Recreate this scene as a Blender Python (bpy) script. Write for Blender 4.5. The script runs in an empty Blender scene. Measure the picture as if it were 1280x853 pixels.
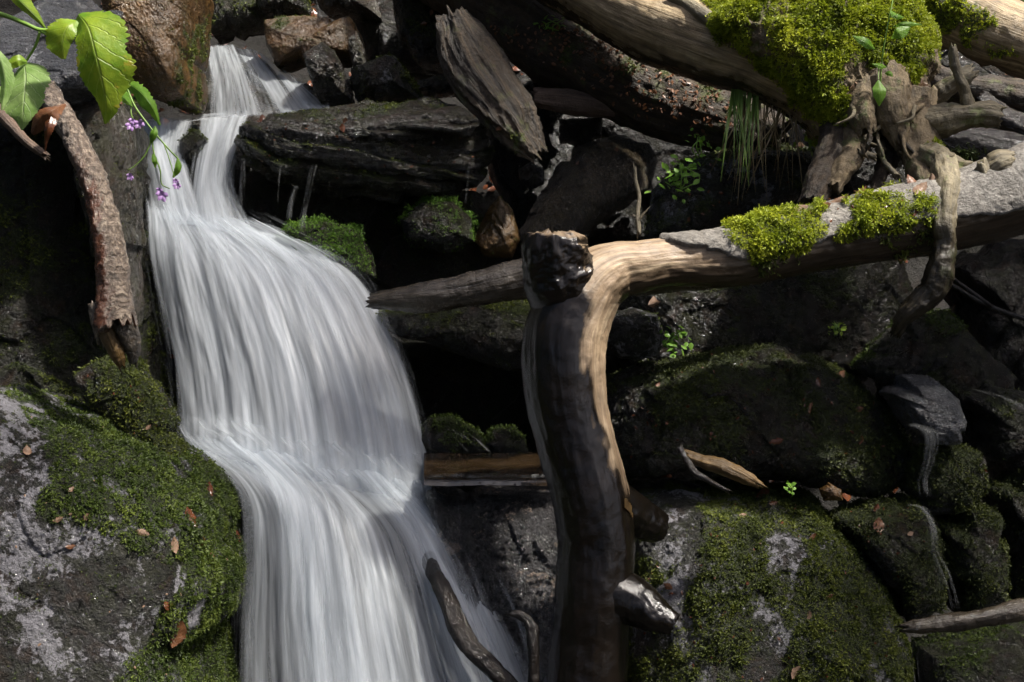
import bpy, bmesh, math
import numpy as np
from mathutils import Vector
from mathutils.bvhtree import BVHTree

R = math.radians
rng = np.random.default_rng(11)
scene = bpy.context.scene
COL = scene.collection

# ------------------------------------------------------------------ camera
PITCH = R(9.0)
FPX = 1600.0                      # focal length in photo pixels (45 mm on 36 mm, 1280 wide)
CAM = np.array([0.0, 0.0, 1.6])
RT = np.array([1.0, 0.0, 0.0])
FW = np.array([0.0, math.cos(PITCH), -math.sin(PITCH)])
UP = np.array([0.0, math.sin(PITCH), math.cos(PITCH)])
cd = bpy.data.cameras.new("camera"); cam = bpy.data.objects.new("camera", cd)
COL.objects.link(cam); scene.camera = cam
cam.location = CAM; cam.rotation_euler = (math.pi/2 - PITCH, 0, 0)
cd.lens = 45; cd.sensor_width = 36; cd.clip_start = 0.05; cd.clip_end = 500

# ------------------------------------------------------------------ light
SUN_EL, SUN_AZ = R(61), R(108)     # azimuth from +Y towards +X
w = bpy.data.worlds.new("World"); scene.world = w; w.use_nodes = True
nt = w.node_tree; bg = nt.nodes["Background"]
sky = nt.nodes.new("ShaderNodeTexSky"); sky.sky_type = 'NISHITA'; sky.sun_disc = False
sky.air_density = .6; sky.dust_density = 4.; sky.ozone_density = .6; sky.sun_elevation = SUN_EL; sky.sun_rotation = SUN_AZ
nt.links.new(sky.outputs[0], bg.inputs[0]); bg.inputs[1].default_value = 0.11
sl = bpy.data.lights.new("sun", 'SUN'); so = bpy.data.objects.new("sun", sl); COL.objects.link(so)
sl.energy = 5.0; sl.angle = R(3); sl.color = (1.0, 0.95, 0.87)
sd = Vector((math.cos(SUN_EL)*math.sin(SUN_AZ), math.cos(SUN_EL)*math.cos(SUN_AZ), math.sin(SUN_EL)))
so.rotation_euler = sd.to_track_quat('Z', 'Y').to_euler(); so.location = sd*20
vs = scene.view_settings
vs.view_transform = 'Standard'; vs.look = 'None'; vs.gamma = 1; vs.use_curve_mapping = False
vs.exposure = 1.2
scene.cycles.max_bounces = 7; scene.cycles.transparent_max_bounces = 16
scene.cycles.sample_clamp_indirect = 4; scene.cycles.use_denoising = True
scene.cycles.use_adaptive_sampling = True; scene.cycles.adaptive_threshold = 0.025

# ------------------------------------------------------------------ geometry helpers
def P(px, py, d):
    return CAM + d*(FW + (px-640)/FPX*RT - (py-426.5)/FPX*UP)
def proj(V):
    q = V - CAM; d = q @ FW
    return 640 + FPX*(q @ RT)/d, 426.5 - FPX*(q @ UP)/d
_G = np.random.default_rng(3).normal(size=(256, 3)); _G /= np.linalg.norm(_G, axis=1)[:, None]
def _h(ix, iy, iz, s):
    h = (ix*374761393 + iy*668265263 + iz*1274126177 + s*974711) & 0xffffffff
    h = ((h ^ (h >> 13))*1103515245) & 0xffffffff
    return (h ^ (h >> 16)) & 255
def perlin(p, s=0):
    p = np.asarray(p, float); i = np.floor(p).astype(np.int64); f = p - i
    u = f*f*f*(f*(f*6-15)+10); out = 0
    for dx in (0, 1):
        for dy in (0, 1):
            for dz in (0, 1):
                g = _G[_h(i[:, 0]+dx, i[:, 1]+dy, i[:, 2]+dz, s)]
                v = g[:, 0]*(f[:, 0]-dx) + g[:, 1]*(f[:, 1]-dy) + g[:, 2]*(f[:, 2]-dz)
                out = out + v*(u[:, 0] if dx else 1-u[:, 0])*(u[:, 1] if dy else 1-u[:, 1])*(u[:, 2] if dz else 1-u[:, 2])
    return out*1.5
def fbm(p, o=4, s=0, g=.5, ridge=False):
    a, t, r = 1.0, 0.0, 0.0
    for k in range(o):
        n = perlin(p*(2.03**k), s+k*17)
        if ridge: n = 1 - 2*np.abs(n)
        r = r + a*n; t += a; a *= g
    return r/t
def worley(p, s=0):
    i = np.floor(p).astype(np.int64); f1 = np.full(len(p), 9.); f2 = f1.copy(); cid = np.zeros(len(p))
    for dx in (-1, 0, 1):
        for dy in (-1, 0, 1):
            for dz in (-1, 0, 1):
                c = i + (dx, dy, dz)
                o = np.stack([_h(c[:, 0], c[:, 1], c[:, 2], s+k)/255. for k in (1, 2, 3)], 1)
                d = np.linalg.norm(c+o-p, axis=1); id_ = _h(c[:, 0], c[:, 1], c[:, 2], s+9)/255.
                n = d < f1; f2 = np.where(n, f1, np.minimum(f2, d)); cid = np.where(n, id_, cid); f1 = np.where(n, d, f1)
    return f1, f2, cid
def sstep(a, b, x):
    t = np.clip((x-a)/(b-a), 0, 1); return t*t*(3-2*t)
def normals(V, F):
    F = np.asarray(F); a, b, c = V[F[:, 0]], V[F[:, 1]], V[F[:, 2]]
    n = np.cross(b-a, c-a)
    if F.shape[1] == 4: n = n + np.cross(c-a, V[F[:, 3]]-a)
    N = np.zeros_like(V)
    for k in range(F.shape[1]): np.add.at(N, F[:, k], n)
    return N/np.maximum(np.linalg.norm(N, axis=1), 1e-12)[:, None]
def in_poly(x, y, poly):
    ins = np.zeros(len(x), bool); n = len(poly)
    for k in range(n):
        (x0, y0), (x1, y1) = poly[k], poly[(k+1) % n]
        if y0 == y1: continue
        c = ((y0 > y) != (y1 > y)) & (x < (x1-x0)*(y-y0)/(y1-y0)+x0); ins ^= c
    return ins
def catmull(pts, n):
    """resample rows of pts to n rows, even in chord length of the first three columns"""
    pts = np.asarray(pts, float)
    if len(pts) == 2: pts = np.stack([pts[0], pts.mean(0), pts[1]])
    Q = np.vstack([2*pts[0]-pts[1], pts, 2*pts[-1]-pts[-2]]); out = []
    for k in range(1, len(Q)-2):
        t = np.linspace(0, 1, 24, endpoint=False)[:, None]; a, b, c, d = Q[k-1], Q[k], Q[k+1], Q[k+2]
        out.append(.5*(2*b + (c-a)*t + (2*a-5*b+4*c-d)*t*t + (3*b-a-3*c+d)*t**3))
    D = np.vstack(out+[Q[-2][None]])
    s = np.concatenate([[0], np.cumsum(np.linalg.norm(np.diff(D[:, :3], axis=0), axis=1))])
    si = np.linspace(0, s[-1], n)
    return np.stack([np.interp(si, s, D[:, k]) for k in range(D.shape[1])], 1), si

def tag(o, label=None, cat=None, group=None, kind=None):
    if label: o["label"] = label
    if cat: o["category"] = cat
    if group: o["group"] = group
    if kind: o["kind"] = kind
    return o
def mesh_obj(name, V, F, mat, parent=None, smooth=True, attrs=None, uv=None, origin=None):
    """F: one array of faces or a list of arrays; uv per vertex"""
    Fs = F if isinstance(F, list) else [F]
    V = np.asarray(V, float)
    if parent is not None: org = np.array(parent.location)
    elif origin is not None: org = np.asarray(origin, float)
    else:
        lo, hi = V.min(0), V.max(0); org = np.array([(lo[0]+hi[0])/2, (lo[1]+hi[1])/2, lo[2]])
    me = bpy.data.meshes.new(name); nv = len(V)
    me.vertices.add(nv); me.vertices.foreach_set("co", (V-org).ravel())
    li = np.concatenate([np.asarray(f, np.int32).ravel() for f in Fs])
    tot = np.concatenate([np.full(len(f), np.asarray(f).shape[1], np.int32) for f in Fs])
    me.loops.add(len(li)); me.loops.foreach_set("vertex_index", li)
    me.polygons.add(len(tot))
    me.polygons.foreach_set("loop_start", np.concatenate([[0], np.cumsum(tot)[:-1]]).astype(np.int32))
    me.polygons.foreach_set("use_smooth", np.full(len(tot), smooth))
    if uv is not None:
        l = me.uv_layers.new(name="UVMap"); l.data.foreach_set("uv", np.asarray(uv, float)[li].ravel())
    for k, v in (attrs or {}).items():
        a = me.attributes.new(k, 'FLOAT', 'POINT'); a.data.foreach_set("value", np.asarray(v, np.float32))
    me.update(calc_edges=True); me.validate()
    me.materials.append(mat)
    o = bpy.data.objects.new(name, me); COL.objects.link(o)
    if parent is not None: o.parent = parent
    else: o.location = org
    return o
def empty(name, loc, label, cat, group=None):
    o = bpy.data.objects.new(name, None); COL.objects.link(o); o.location = loc; o.empty_display_size = .05
    return tag(o, label, cat, group)

# ------------------------------------------------------------------ materials
class NT:
    def __init__(s, name):
        s.m = bpy.data.materials.new(name); s.m.use_nodes = True; s.t = s.m.node_tree; s.t.nodes.clear()
        s.out = s.t.nodes.new("ShaderNodeOutputMaterial")
    def n(s, t, **kw):
        nd = s.t.nodes.new("ShaderNode"+t)
        for k, v in kw.items():
            if k.startswith("i_"):
                key = k[2:]; key = int(key) if key.isdigit() else key.replace("_", " ")
                if hasattr(v, "is_linked") or isinstance(v, bpy.types.NodeSocket): s.t.links.new(v, nd.inputs[key])
                else: nd.inputs[key].default_value = v
            else: setattr(nd, k, v)
        return nd
    def noise(s, vec, scale, detail=5, rough=.55, dist=0.):
        return s.n("TexNoise", i_Vector=vec, i_Scale=scale, i_Detail=detail, i_Roughness=rough, i_Distortion=dist).outputs[0]
    def ramp(s, fac, stops):
        nd = s.n("ValToRGB", i_0=fac); e = nd.color_ramp.elements
        while len(e) > 1: e.remove(e[-1])
        e[0].position = stops[0][0]; e[0].color = (*stops[0][1], 1) if not np.isscalar(stops[0][1]) else (stops[0][1],)*3+(1,)
        for p, c in stops[1:]:
            x = e.new(p); x.color = (*c, 1) if not np.isscalar(c) else (c, c, c, 1)
        return nd.outputs[0]
    def mix(s, f, a, b, blend='MIX'):
        nd = s.n("MixRGB", blend_type=blend)
        for k, v in ((0, f), (1, a), (2, b)):
            if isinstance(v, bpy.types.NodeSocket): s.t.links.new(v, nd.inputs[k])
            else: nd.inputs[k].default_value = v if k == 0 else (*v, 1)
        return nd.outputs[0]
    def math(s, op, a, b=0., c=None, clamp=False):
        nd = s.n("Math", operation=op, use_clamp=clamp)
        for k, v in ((0, a), (1, b), (2, c)):
            if v is None: continue
            if isinstance(v, bpy.types.NodeSocket): s.t.links.new(v, nd.inputs[k])
            else: nd.inputs[k].default_value = v
        return nd.outputs[0]
    def mapr(s, v, a, b, c, d):
        return s.n("MapRange", i_0=v, i_1=a, i_2=b, i_3=c, i_4=d).outputs[0]
    def attr(s, name):
        return s.n("Attribute", attribute_name=name).outputs["Fac"]
    def obj(s, scale=(1, 1, 1), rot=(0, 0, 0)):
        tc = s.n("TexCoord").outputs["Object"]
        return s.n("Mapping", i_Vector=tc, i_Scale=scale, i_Rotation=rot).outputs[0]
    def uv(s, scale=(1, 1, 1)):
        return s.n("Mapping", i_Vector=s.n("UVMap").outputs[0], i_Scale=scale).outputs[0]
    def bump(s, h, strength, dist, normal=None):
        nd = s.n("Bump", i_Height=h, i_Strength=strength, i_Distance=dist)
        if normal is not None: s.t.links.new(normal, nd.inputs["Normal"])
        return nd.outputs[0]
    def pbsdf(s, **kw):
        nd = s.n("BsdfPrincipled")
        for k, v in kw.items():
            key = k.replace("_", " ")
            if isinstance(v, bpy.types.NodeSocket): s.t.links.new(v, nd.inputs[key])
            else: nd.inputs[key].default_value = (*v, 1) if isinstance(v, tuple) and len(v) == 3 else v
        return nd.outputs[0]
    def done(s, sh):
        s.t.links.new(sh, s.out.inputs[0]); return s.m

def rock_mat(name, c1, c2, c3=None, pthr=.62, rough=(.10, .34), bump=.6, bscale=34, mossc=(.030, .042, .008), stretch=(1, 1, 1), rot=(0, 0, 0), coat=.25, dk=.42, dirty=.45, ior=1.45):
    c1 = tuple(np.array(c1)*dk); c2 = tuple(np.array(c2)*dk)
    t = NT(name); v = t.obj(stretch, rot); vi = t.obj()
    big = t.noise(v, 4.5, 7, .62, .4); fine = t.noise(v, bscale*2.2, 6, .65)
    col = t.ramp(big, [(.30, c1), (.52, tuple((np.array(c1)+np.array(c2))/2)), (.70, c2)])
    col = t.mix(.75, col, t.ramp(fine, [(.30, .25), (.55, .8), (.75, 1.6)]), 'MULTIPLY')
    dirt = t.noise(vi, 17, 6, .65, .5)
    col = t.mix(dirty, col, t.ramp(dirt, [(.34, (.055, .028, .012)), (.48, (.012, .010, .008)), (.58, (.032, .034, .010)), (.70, (.075, .07, .05))]))
    grit_glint = t.ramp(t.noise(vi, 170, 3, .7), [(.60, 0.), (.67, 1.)]); col = t.mix(t.math('MULTIPLY', grit_glint, min(.6, dirty*1.3)), col, (.16, .15, .13))  # pale gritty specks, also painted in as wet glints
    if c3:
        pn = t.math('ADD', t.math('MULTIPLY', t.noise(vi, 6, 8, .6, .5), .6), t.math('MULTIPLY', t.noise(vi, 48, 8, .72, .4), .4))
        pm = t.ramp(pn, [(pthr-.06, 0.), (pthr-.025, 1.)])  # dry and lichened patches, sharpened to stand in for white highlights
        col = t.mix(pm, col, t.mix(.7, c3, t.ramp(t.noise(vi, 90, 4, .7), [(.3, .35), (.7, 1.2)]), 'MULTIPLY'))
    ru = t.mapr(t.noise(v, 11, 6, .6), .3, .7, *rough)
    mm = t.math('MULTIPLY', t.attr("moss"), t.mapr(t.noise(vi, 60, 5, .7), .36, .5, 0., 1.), clamp=True)
    mcol = t.ramp(t.noise(vi, 120, 4, .7), [(.3, tuple(np.array(mossc)*.45)), (.55, mossc), (.75, tuple(np.array(mossc)*1.9))])
    col = t.mix(mm, col, mcol)
    ru = t.math('ADD', ru, t.math('MULTIPLY', mm, .35), clamp=True)
    h = t.math('ADD', t.noise(v, bscale, 9, .68, .3), t.math('MULTIPLY', t.noise(vi, 150, 4, .7), t.math('ADD', .55, t.math('MULTIPLY', mm, .6))))
    vor = t.n("TexVoronoi", i_Vector=v, i_Scale=bscale*.9, feature='SMOOTH_F1').outputs[0]
    h = t.math('ADD', h, t.math('MULTIPLY', vor, .5))
    nrm = t.bump(h, min(1., bump*1.15), .042)
    return t.done(t.pbsdf(Base_Color=col, Roughness=ru, Normal=nrm, IOR=ior, Coat_Weight=t.math('MULTIPLY', t.math('SUBTRACT', 1., mm), coat), Coat_Roughness=.07, Coat_Normal=nrm))

M = {}
M['dark'] = rock_mat("dark wet rock", (.010, .009, .008), (.050, .043, .036), None, bump=.75)
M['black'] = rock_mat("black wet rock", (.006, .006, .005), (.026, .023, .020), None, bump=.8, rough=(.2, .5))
M['grey'] = rock_mat("grey wet rock", (.018, .018, .019), (.085, .085, .092), (.20, .20, .22), .60, rough=(.16, .45), bump=.8, bscale=26)
M['lichen_glint'] = rock_mat("lichened boulder with painted glints", (.020, .020, .020), (.10, .10, .105), (.34, .33, .36), .56, rough=(.25, .55), bump=.9, bscale=30, coat=.5)  # its pale patches double as painted wet highlights
M['brown'] = rock_mat("brown rock", (.030, .017, .007), (.19, .095, .026), (.03, .03, .03), .68, dk=1., dirty=.12, rough=(.2, .5), bump=.35, bscale=22)
M['tan'] = rock_mat("tan rock", (.040, .029, .016), (.15, .11, .065), (.20, .19, .17), .62, rough=(.2, .5), bump=.6, bscale=30)
M['strata'] = rock_mat("layered wet rock", (.014, .011, .008), (.085, .066, .045), (.20, .19, .17), .66, rough=(.12, .42), bump=.9, bscale=24, stretch=(.6, .6, 2.2), rot=(0, R(14), 0), coat=.8, dk=.72)
M['glint'] = rock_mat("trickled rock", (.020, .015, .009), (.085, .065, .04), None, rough=(.10, .28), bump=1.0, bscale=44, stretch=(1.3, 1.3, .5), coat=1., dk=1.6, dirty=.2)
M['film'] = rock_mat("rock under a water film", (.035, .033, .034), (.14, .135, .14), (.26, .20, .16), .62, rough=(.08, .20), bump=1., bscale=22, stretch=(1.3, 1.3, .35), coat=1., dk=.9, dirty=.1)
M['slab'] = rock_mat("wet slate", (.045, .047, .055), (.15, .155, .17), (.28, .28, .30), .64, dk=.8, dirty=.1, rough=(.12, .3), bump=.7, bscale=30, stretch=(.35, 1.2, 1.8), coat=.8)
M['soil'] = rock_mat("dark soil", (.008, .006, .004), (.030, .022, .014), None, rough=(.7, .95), bump=.8, coat=0., dirty=.12)

def moss_mat(name, c1, c2, c3, tr=.3):
    t = NT(name); r = t.attr("rnd")
    big = t.noise(t.obj(), 9, 3, .6)
    f = t.math('ADD', t.math('MULTIPLY', r, .6), t.mapr(big, .3, .7, 0., .4), clamp=True)
    col = t.ramp(f, [(.08, c1), (.5, c2), (.92, c3)])
    a = t.pbsdf(Base_Color=col, Roughness=.55, Specular_IOR_Level=.35)
    b = t.n("BsdfTranslucent", i_Color=col).outputs[0]
    return t.done(t.n("MixShader", i_0=tr, i_1=a, i_2=b).outputs[0])
M['m_bright'] = moss_mat("bright moss", (.06, .095, .006), (.25, .30, .015), (.48, .50, .04), .35)
M['m_olive'] = moss_mat("olive moss", (.025, .034, .006), (.07, .09, .012), (.17, .19, .03), .3)
M['m_green'] = moss_mat("green moss", (.018, .032, .006), (.058, .088, .013), (.15, .19, .03), .3)
M['m_green_lifted'] = moss_mat("brightened green moss", (.03, .07, .010), (.10, .20, .022), (.22, .36, .05), .35)  # green moss colour brightened to make up for the shade under the ledge
M['m_dark'] = moss_mat("dark moss", (.012, .017, .004), (.045, .056, .010), (.12, .14, .025), .2)

t = NT("distant foliage"); M['far_leaf'] = t.done(t.n("BsdfDiffuse", i_Color=(.035, .055, .015, 1)).outputs[0])
def wood_mat(name, c1, c2, c3, rough=(.35, .7), grain=(55, 5), bump=.5, wetc=(.0055, .0038, .0026), wetrough=.10, crack=0., coat=0., spot=None):
    t = NT(name); v = t.uv((grain[0], grain[1], 1)); vi = t.obj()
    g = t.noise(v, 1.0, 8, .65, .6); g2 = t.noise(t.uv((grain[0]*3, grain[1]*2, 1)), 1.0, 4, .6)
    col = t.ramp(g, [(.28, c1), (.5, c2), (.72, c3)])
    col = t.mix(.5, col, t.ramp(g2, [(.3, .45), (.65, 1.25)]), 'MULTIPLY')
    blotch = t.noise(vi, 9, 6, .65)
    col = t.mix(.55, col, t.ramp(blotch, [(.32, .35), (.6, 1.1)]), 'MULTIPLY')
    if spot: col = t.mix(t.ramp(t.noise(vi, 14, 7, .7), [(.56, 0.), (.64, 1.)]), col, spot)
    if crack:
        cr = t.n("TexVoronoi", i_Vector=t.uv((grain[0]*.35, grain[1]*.8, 1)), i_Scale=1.0, feature='DISTANCE_TO_EDGE').outputs[0]
        ck = t.ramp(cr, [(0., 1.), (.07, 0.)]); col = t.mix(t.math('MULTIPLY', ck, crack), col, (.01, .008, .006))
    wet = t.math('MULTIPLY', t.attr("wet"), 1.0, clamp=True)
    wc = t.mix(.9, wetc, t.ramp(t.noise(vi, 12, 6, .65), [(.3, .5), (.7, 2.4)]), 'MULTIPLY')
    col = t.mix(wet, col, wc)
    mo = t.math('MULTIPLY', t.attr("moss"), t.mapr(t.noise(vi, 60, 5, .7), .36, .5, 0., 1.), clamp=True)
    col = t.mix(mo, col, t.ramp(t.noise(vi, 110, 3, .7), [(.3, (.02, .03, .005)), (.7, (.09, .11, .015))]))
    ru = t.mapr(t.noise(vi, 22, 5, .6), .3, .7, *rough)
    ru = t.math('ADD', t.math('MULTIPLY', ru, t.math('SUBTRACT', 1., wet)), t.math('MULTIPLY', wet, t.mapr(t.noise(vi, 30, 5, .6), .3, .7, wetrough, wetrough*1.8)))
    h = t.math('ADD', g, t.math('MULTIPLY', t.noise(vi, 70, 7, .7), .8)); h = t.math('ADD', h, t.math('MULTIPLY', g2, .35)); h = t.math('ADD', h, t.math('MULTIPLY', wet, t.math('MULTIPLY', t.noise(vi, 130, 4, .7), .4)))
    if crack: h = t.math('SUBTRACT', h, t.math('MULTIPLY', ck, 1.5))
    nrm = t.bump(h, t.math('MULTIPLY', bump, t.math('SUBTRACT', 1., t.math('MULTIPLY', wet, .35))), .012)
    return t.done(t.pbsdf(Base_Color=col, Roughness=ru, Normal=nrm, Specular_IOR_Level=t.math('SUBTRACT', .5, t.math('MULTIPLY', wet, .05)), Coat_Weight=t.math('ADD', t.math('MULTIPLY', wet, .08), coat, clamp=True), Coat_Roughness=.1, Coat_Normal=nrm))
M['driftwood'] = wood_mat("bare wood", (.11, .07, .038), (.29, .205, .125), (.48, .37, .24), grain=(45, 4), bump=.35)
M['stubw'] = wood_mat("wet broken stub", (.012, .008, .005), (.03, .02, .012), (.07, .05, .03), rough=(.3, .5), grain=(40, 8), bump=.3, wetc=(.004, .003, .002), wetrough=.12)
M['bark'] = wood_mat("grey bark", (.09, .08, .065), (.21, .19, .165), (.35, .33, .29), grain=(60, 40), bump=1.0)
M['wetlog'] = wood_mat("wet barkless log", (.022, .016, .010), (.065, .05, .032), (.13, .105, .075), rough=(.12, .32), grain=(50, 5), bump=.6, coat=.4)
M['char'] = wood_mat("broken dark wood", (.012, .010, .008), (.06, .045, .03), (.32, .25, .17), rough=(.22, .5), grain=(60, 40), bump=1.0, coat=.4)
M['palewood'] = wood_mat("pale weathered wood", (.09, .06, .03), (.30, .215, .115), (.54, .42, .25), rough=(.4, .7), grain=(60, 3.5), bump=.6)
M['darklog'] = wood_mat("rotten log", (.010, .006, .003), (.036, .022, .010), (.075, .046, .022), rough=(.5, .85), grain=(40, 8), bump=.9, spot=(.06, .065, .015))
M['decay'] = wood_mat("splintered wood", (.007, .005, .003), (.030, .019, .009), (.13, .085, .043), rough=(.3, .65), grain=(75, 3), bump=1.0, spot=(.05, .05, .01))
M['plank'] = wood_mat("broken plank", (.04, .024, .015), (.12, .075, .05), (.24, .16, .11), rough=(.4, .7), grain=(80, 4), bump=.8)
M['stumpw'] = wood_mat("stump wood", (.04, .028, .014), (.16, .115, .060), (.36, .28, .17), rough=(.5, .85), grain=(35, 10), bump=1.0, spot=(.10, .11, .03))
M['rootw'] = wood_mat("root wood", (.05, .04, .022), (.16, .13, .075), (.33, .28, .18), rough=(.4, .75), grain=(60, 8), bump=.7, spot=(.13, .14, .05))
M['branch'] = wood_mat("speckled branch", (.025, .017, .012), (.16, .12, .09), (.48, .39, .30), rough=(.2, .5), grain=(70, 60), bump=1.0, wetc=(.06, .018, .006), wetrough=.18, coat=.3)
M['wettwig'] = wood_mat("wet black branch", (.006, .004, .003), (.014, .010, .007), (.03, .022, .016), rough=(.12, .28), grain=(60, 20), bump=.7, coat=.1)
M['gold'] = wood_mat("yellow split wood", (.035, .02, .005), (.11, .062, .016), (.24, .15, .05), rough=(.3, .6), grain=(80, 5), bump=.6)

# ------------------------------------------------------------------ builders
_ico = {}
def ico(l):
    if l not in _ico:
        bm = bmesh.new(); bmesh.ops.create_icosphere(bm, subdivisions=l, radius=1)
        bm.verts.ensure_lookup_table()
        _ico[l] = (np.array([v.co[:] for v in bm.verts]), np.array([[v.index for v in f.verts] for f in bm.faces], np.int32)); bm.free()
    return _ico[l]
SURF = {}                                   # finished surfaces: name -> (V, F, N)
def radius_fn(poly):
    poly = np.array(poly, float); c = poly.mean(0)
    lo, hi = poly.min(0), poly.max(0); c = (c + (lo+hi)/2)/2
    th = np.linspace(-np.pi, np.pi, 721); rad = np.zeros(721)
    for i, a in enumerate(th):
        d = np.array([math.cos(a), math.sin(a)])
        for k in range(len(poly)):
            p, q = poly[k]-c, poly[(k+1) % len(poly)]-c; e = q-p
            den = d[0]*e[1]-d[1]*e[0]
            if abs(den) < 1e-9: continue
            t = (p[0]*e[1]-p[1]*e[0])/den; s = (p[0]*d[1]-p[1]*d[0])/den
            if t > 0 and -1e-6 <= s <= 1+1e-6: rad[i] = max(rad[i], t)
    return c, th, rad
def moss_mask(V, N, thr=.1, up=.6, freq=5., regions=None, seed=5, soft=.3, base=True, nofront=False):
    n = fbm(V*freq, 5, seed, .6)*1.1
    val = n + up*N[:, 2] - thr if base else np.full(len(V), -1.)
    if regions:
        px, py = proj(V); j = fbm(V*7, 5, seed+3, .7)*44; j2 = fbm(V*7+7.3, 5, seed+4, .7)*44; n2 = fbm(V*11, 4, seed+8, .65)
        for poly, gain in regions:
            i = in_poly(px+j, py+j2, poly)
            val = np.where(i, np.maximum(val, n*.45 + n2*.75 + gain), val) if gain > 0 else np.where(i, val+gain, val)
    return sstep(0, soft, val)
def tufts(name, V, F, mask, density, size, mat, parent, leaves=4, droop=.15, lift=.0, facing=True, seed=0):
    """one mesh of small moss leaves on the masked part of a surface"""
    g = np.random.default_rng(seed+77)
    if F.shape[1] == 4: F = np.vstack([F[:, [0, 1, 2]], F[:, [0, 2, 3]]])
    a, b, c = V[F[:, 0]], V[F[:, 1]], V[F[:, 2]]
    fn = np.cross(b-a, c-a); ar = np.linalg.norm(fn, axis=1)/2; fn = fn/np.maximum(2*ar, 1e-12)[:, None]
    wgt = ar*mask[F].mean(1)
    if facing:
        px, py = proj((a+b+c)/3); vis = (((CAM-a)*fn).sum(1) > -.25*np.linalg.norm(CAM-a, axis=1)) & (px > -60) & (px < 1340) & (py > -60) & (py < 910)
        wgt = wgt*vis
    tot = wgt.sum()
    if tot <= 1e-6: return None
    n = int(min(tot*density, 150000)); fi = g.choice(len(F), n, p=wgt/tot)
    u = g.random((n, 2)); s = np.sqrt(u[:, :1]); w1, w2, w3 = 1-s, s*(1-u[:, 1:]), s*u[:, 1:]
    p = a[fi]*w1 + b[fi]*w2 + c[fi]*w3; nn = fn[fi]
    p = np.repeat(p, leaves, 0); nn = np.repeat(nn, leaves, 0); m = len(p)
    rv = g.normal(size=(m, 3)); rv -= (rv*nn).sum(1)[:, None]*nn; rv /= np.linalg.norm(rv, axis=1)[:, None]
    k = g.uniform(.25, 1.1, (m, 1)); d = nn*k + rv*g.uniform(.4, 1., (m, 1)); d[:, 2] -= droop; d /= np.linalg.norm(d, axis=1)[:, None]
    sd_ = np.cross(d, nn + .6*g.normal(size=(m, 3))); sd_ /= np.maximum(np.linalg.norm(sd_, axis=1), 1e-9)[:, None]
    mk_ = np.repeat((mask[F[fi]]).mean(1), leaves)[:, None]; hgt = .55+.75*sstep(-.4, .5, np.repeat(fbm(p[::leaves]*24, 3, seed+15), leaves))[:, None]
    ln = size*np.minimum(g.lognormal(-.08, .35, (m, 1)), 1.5)*hgt*(.5+.5*mk_); wd = ln*g.uniform(.12, .25, (m, 1))
    p = p + nn*(lift*g.random((m, 1))*mk_*hgt - .1*size)
    mid = p + d*ln*.5 + nn*ln*.12
    Q = np.stack([p, mid+sd_*wd, p+d*ln, mid-sd_*wd], 1).reshape(-1, 3)
    FQ = np.arange(4*m, dtype=np.int32).reshape(-1, 4)
    cl = sstep(-.5, .5, fbm(Q[::4]*16, 3, seed+5))
    rnd = np.repeat(np.clip(.5*g.random(m)+.5*cl, 0, 1), 4)
    o = mesh_obj(name, Q, FQ, mat, parent, smooth=False, attrs={'rnd': rnd}); o["kind"] = "stuff"
    return o
def finish(o, key, V, F, N):
    SURF[key] = (V, F, N); return o

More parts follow.
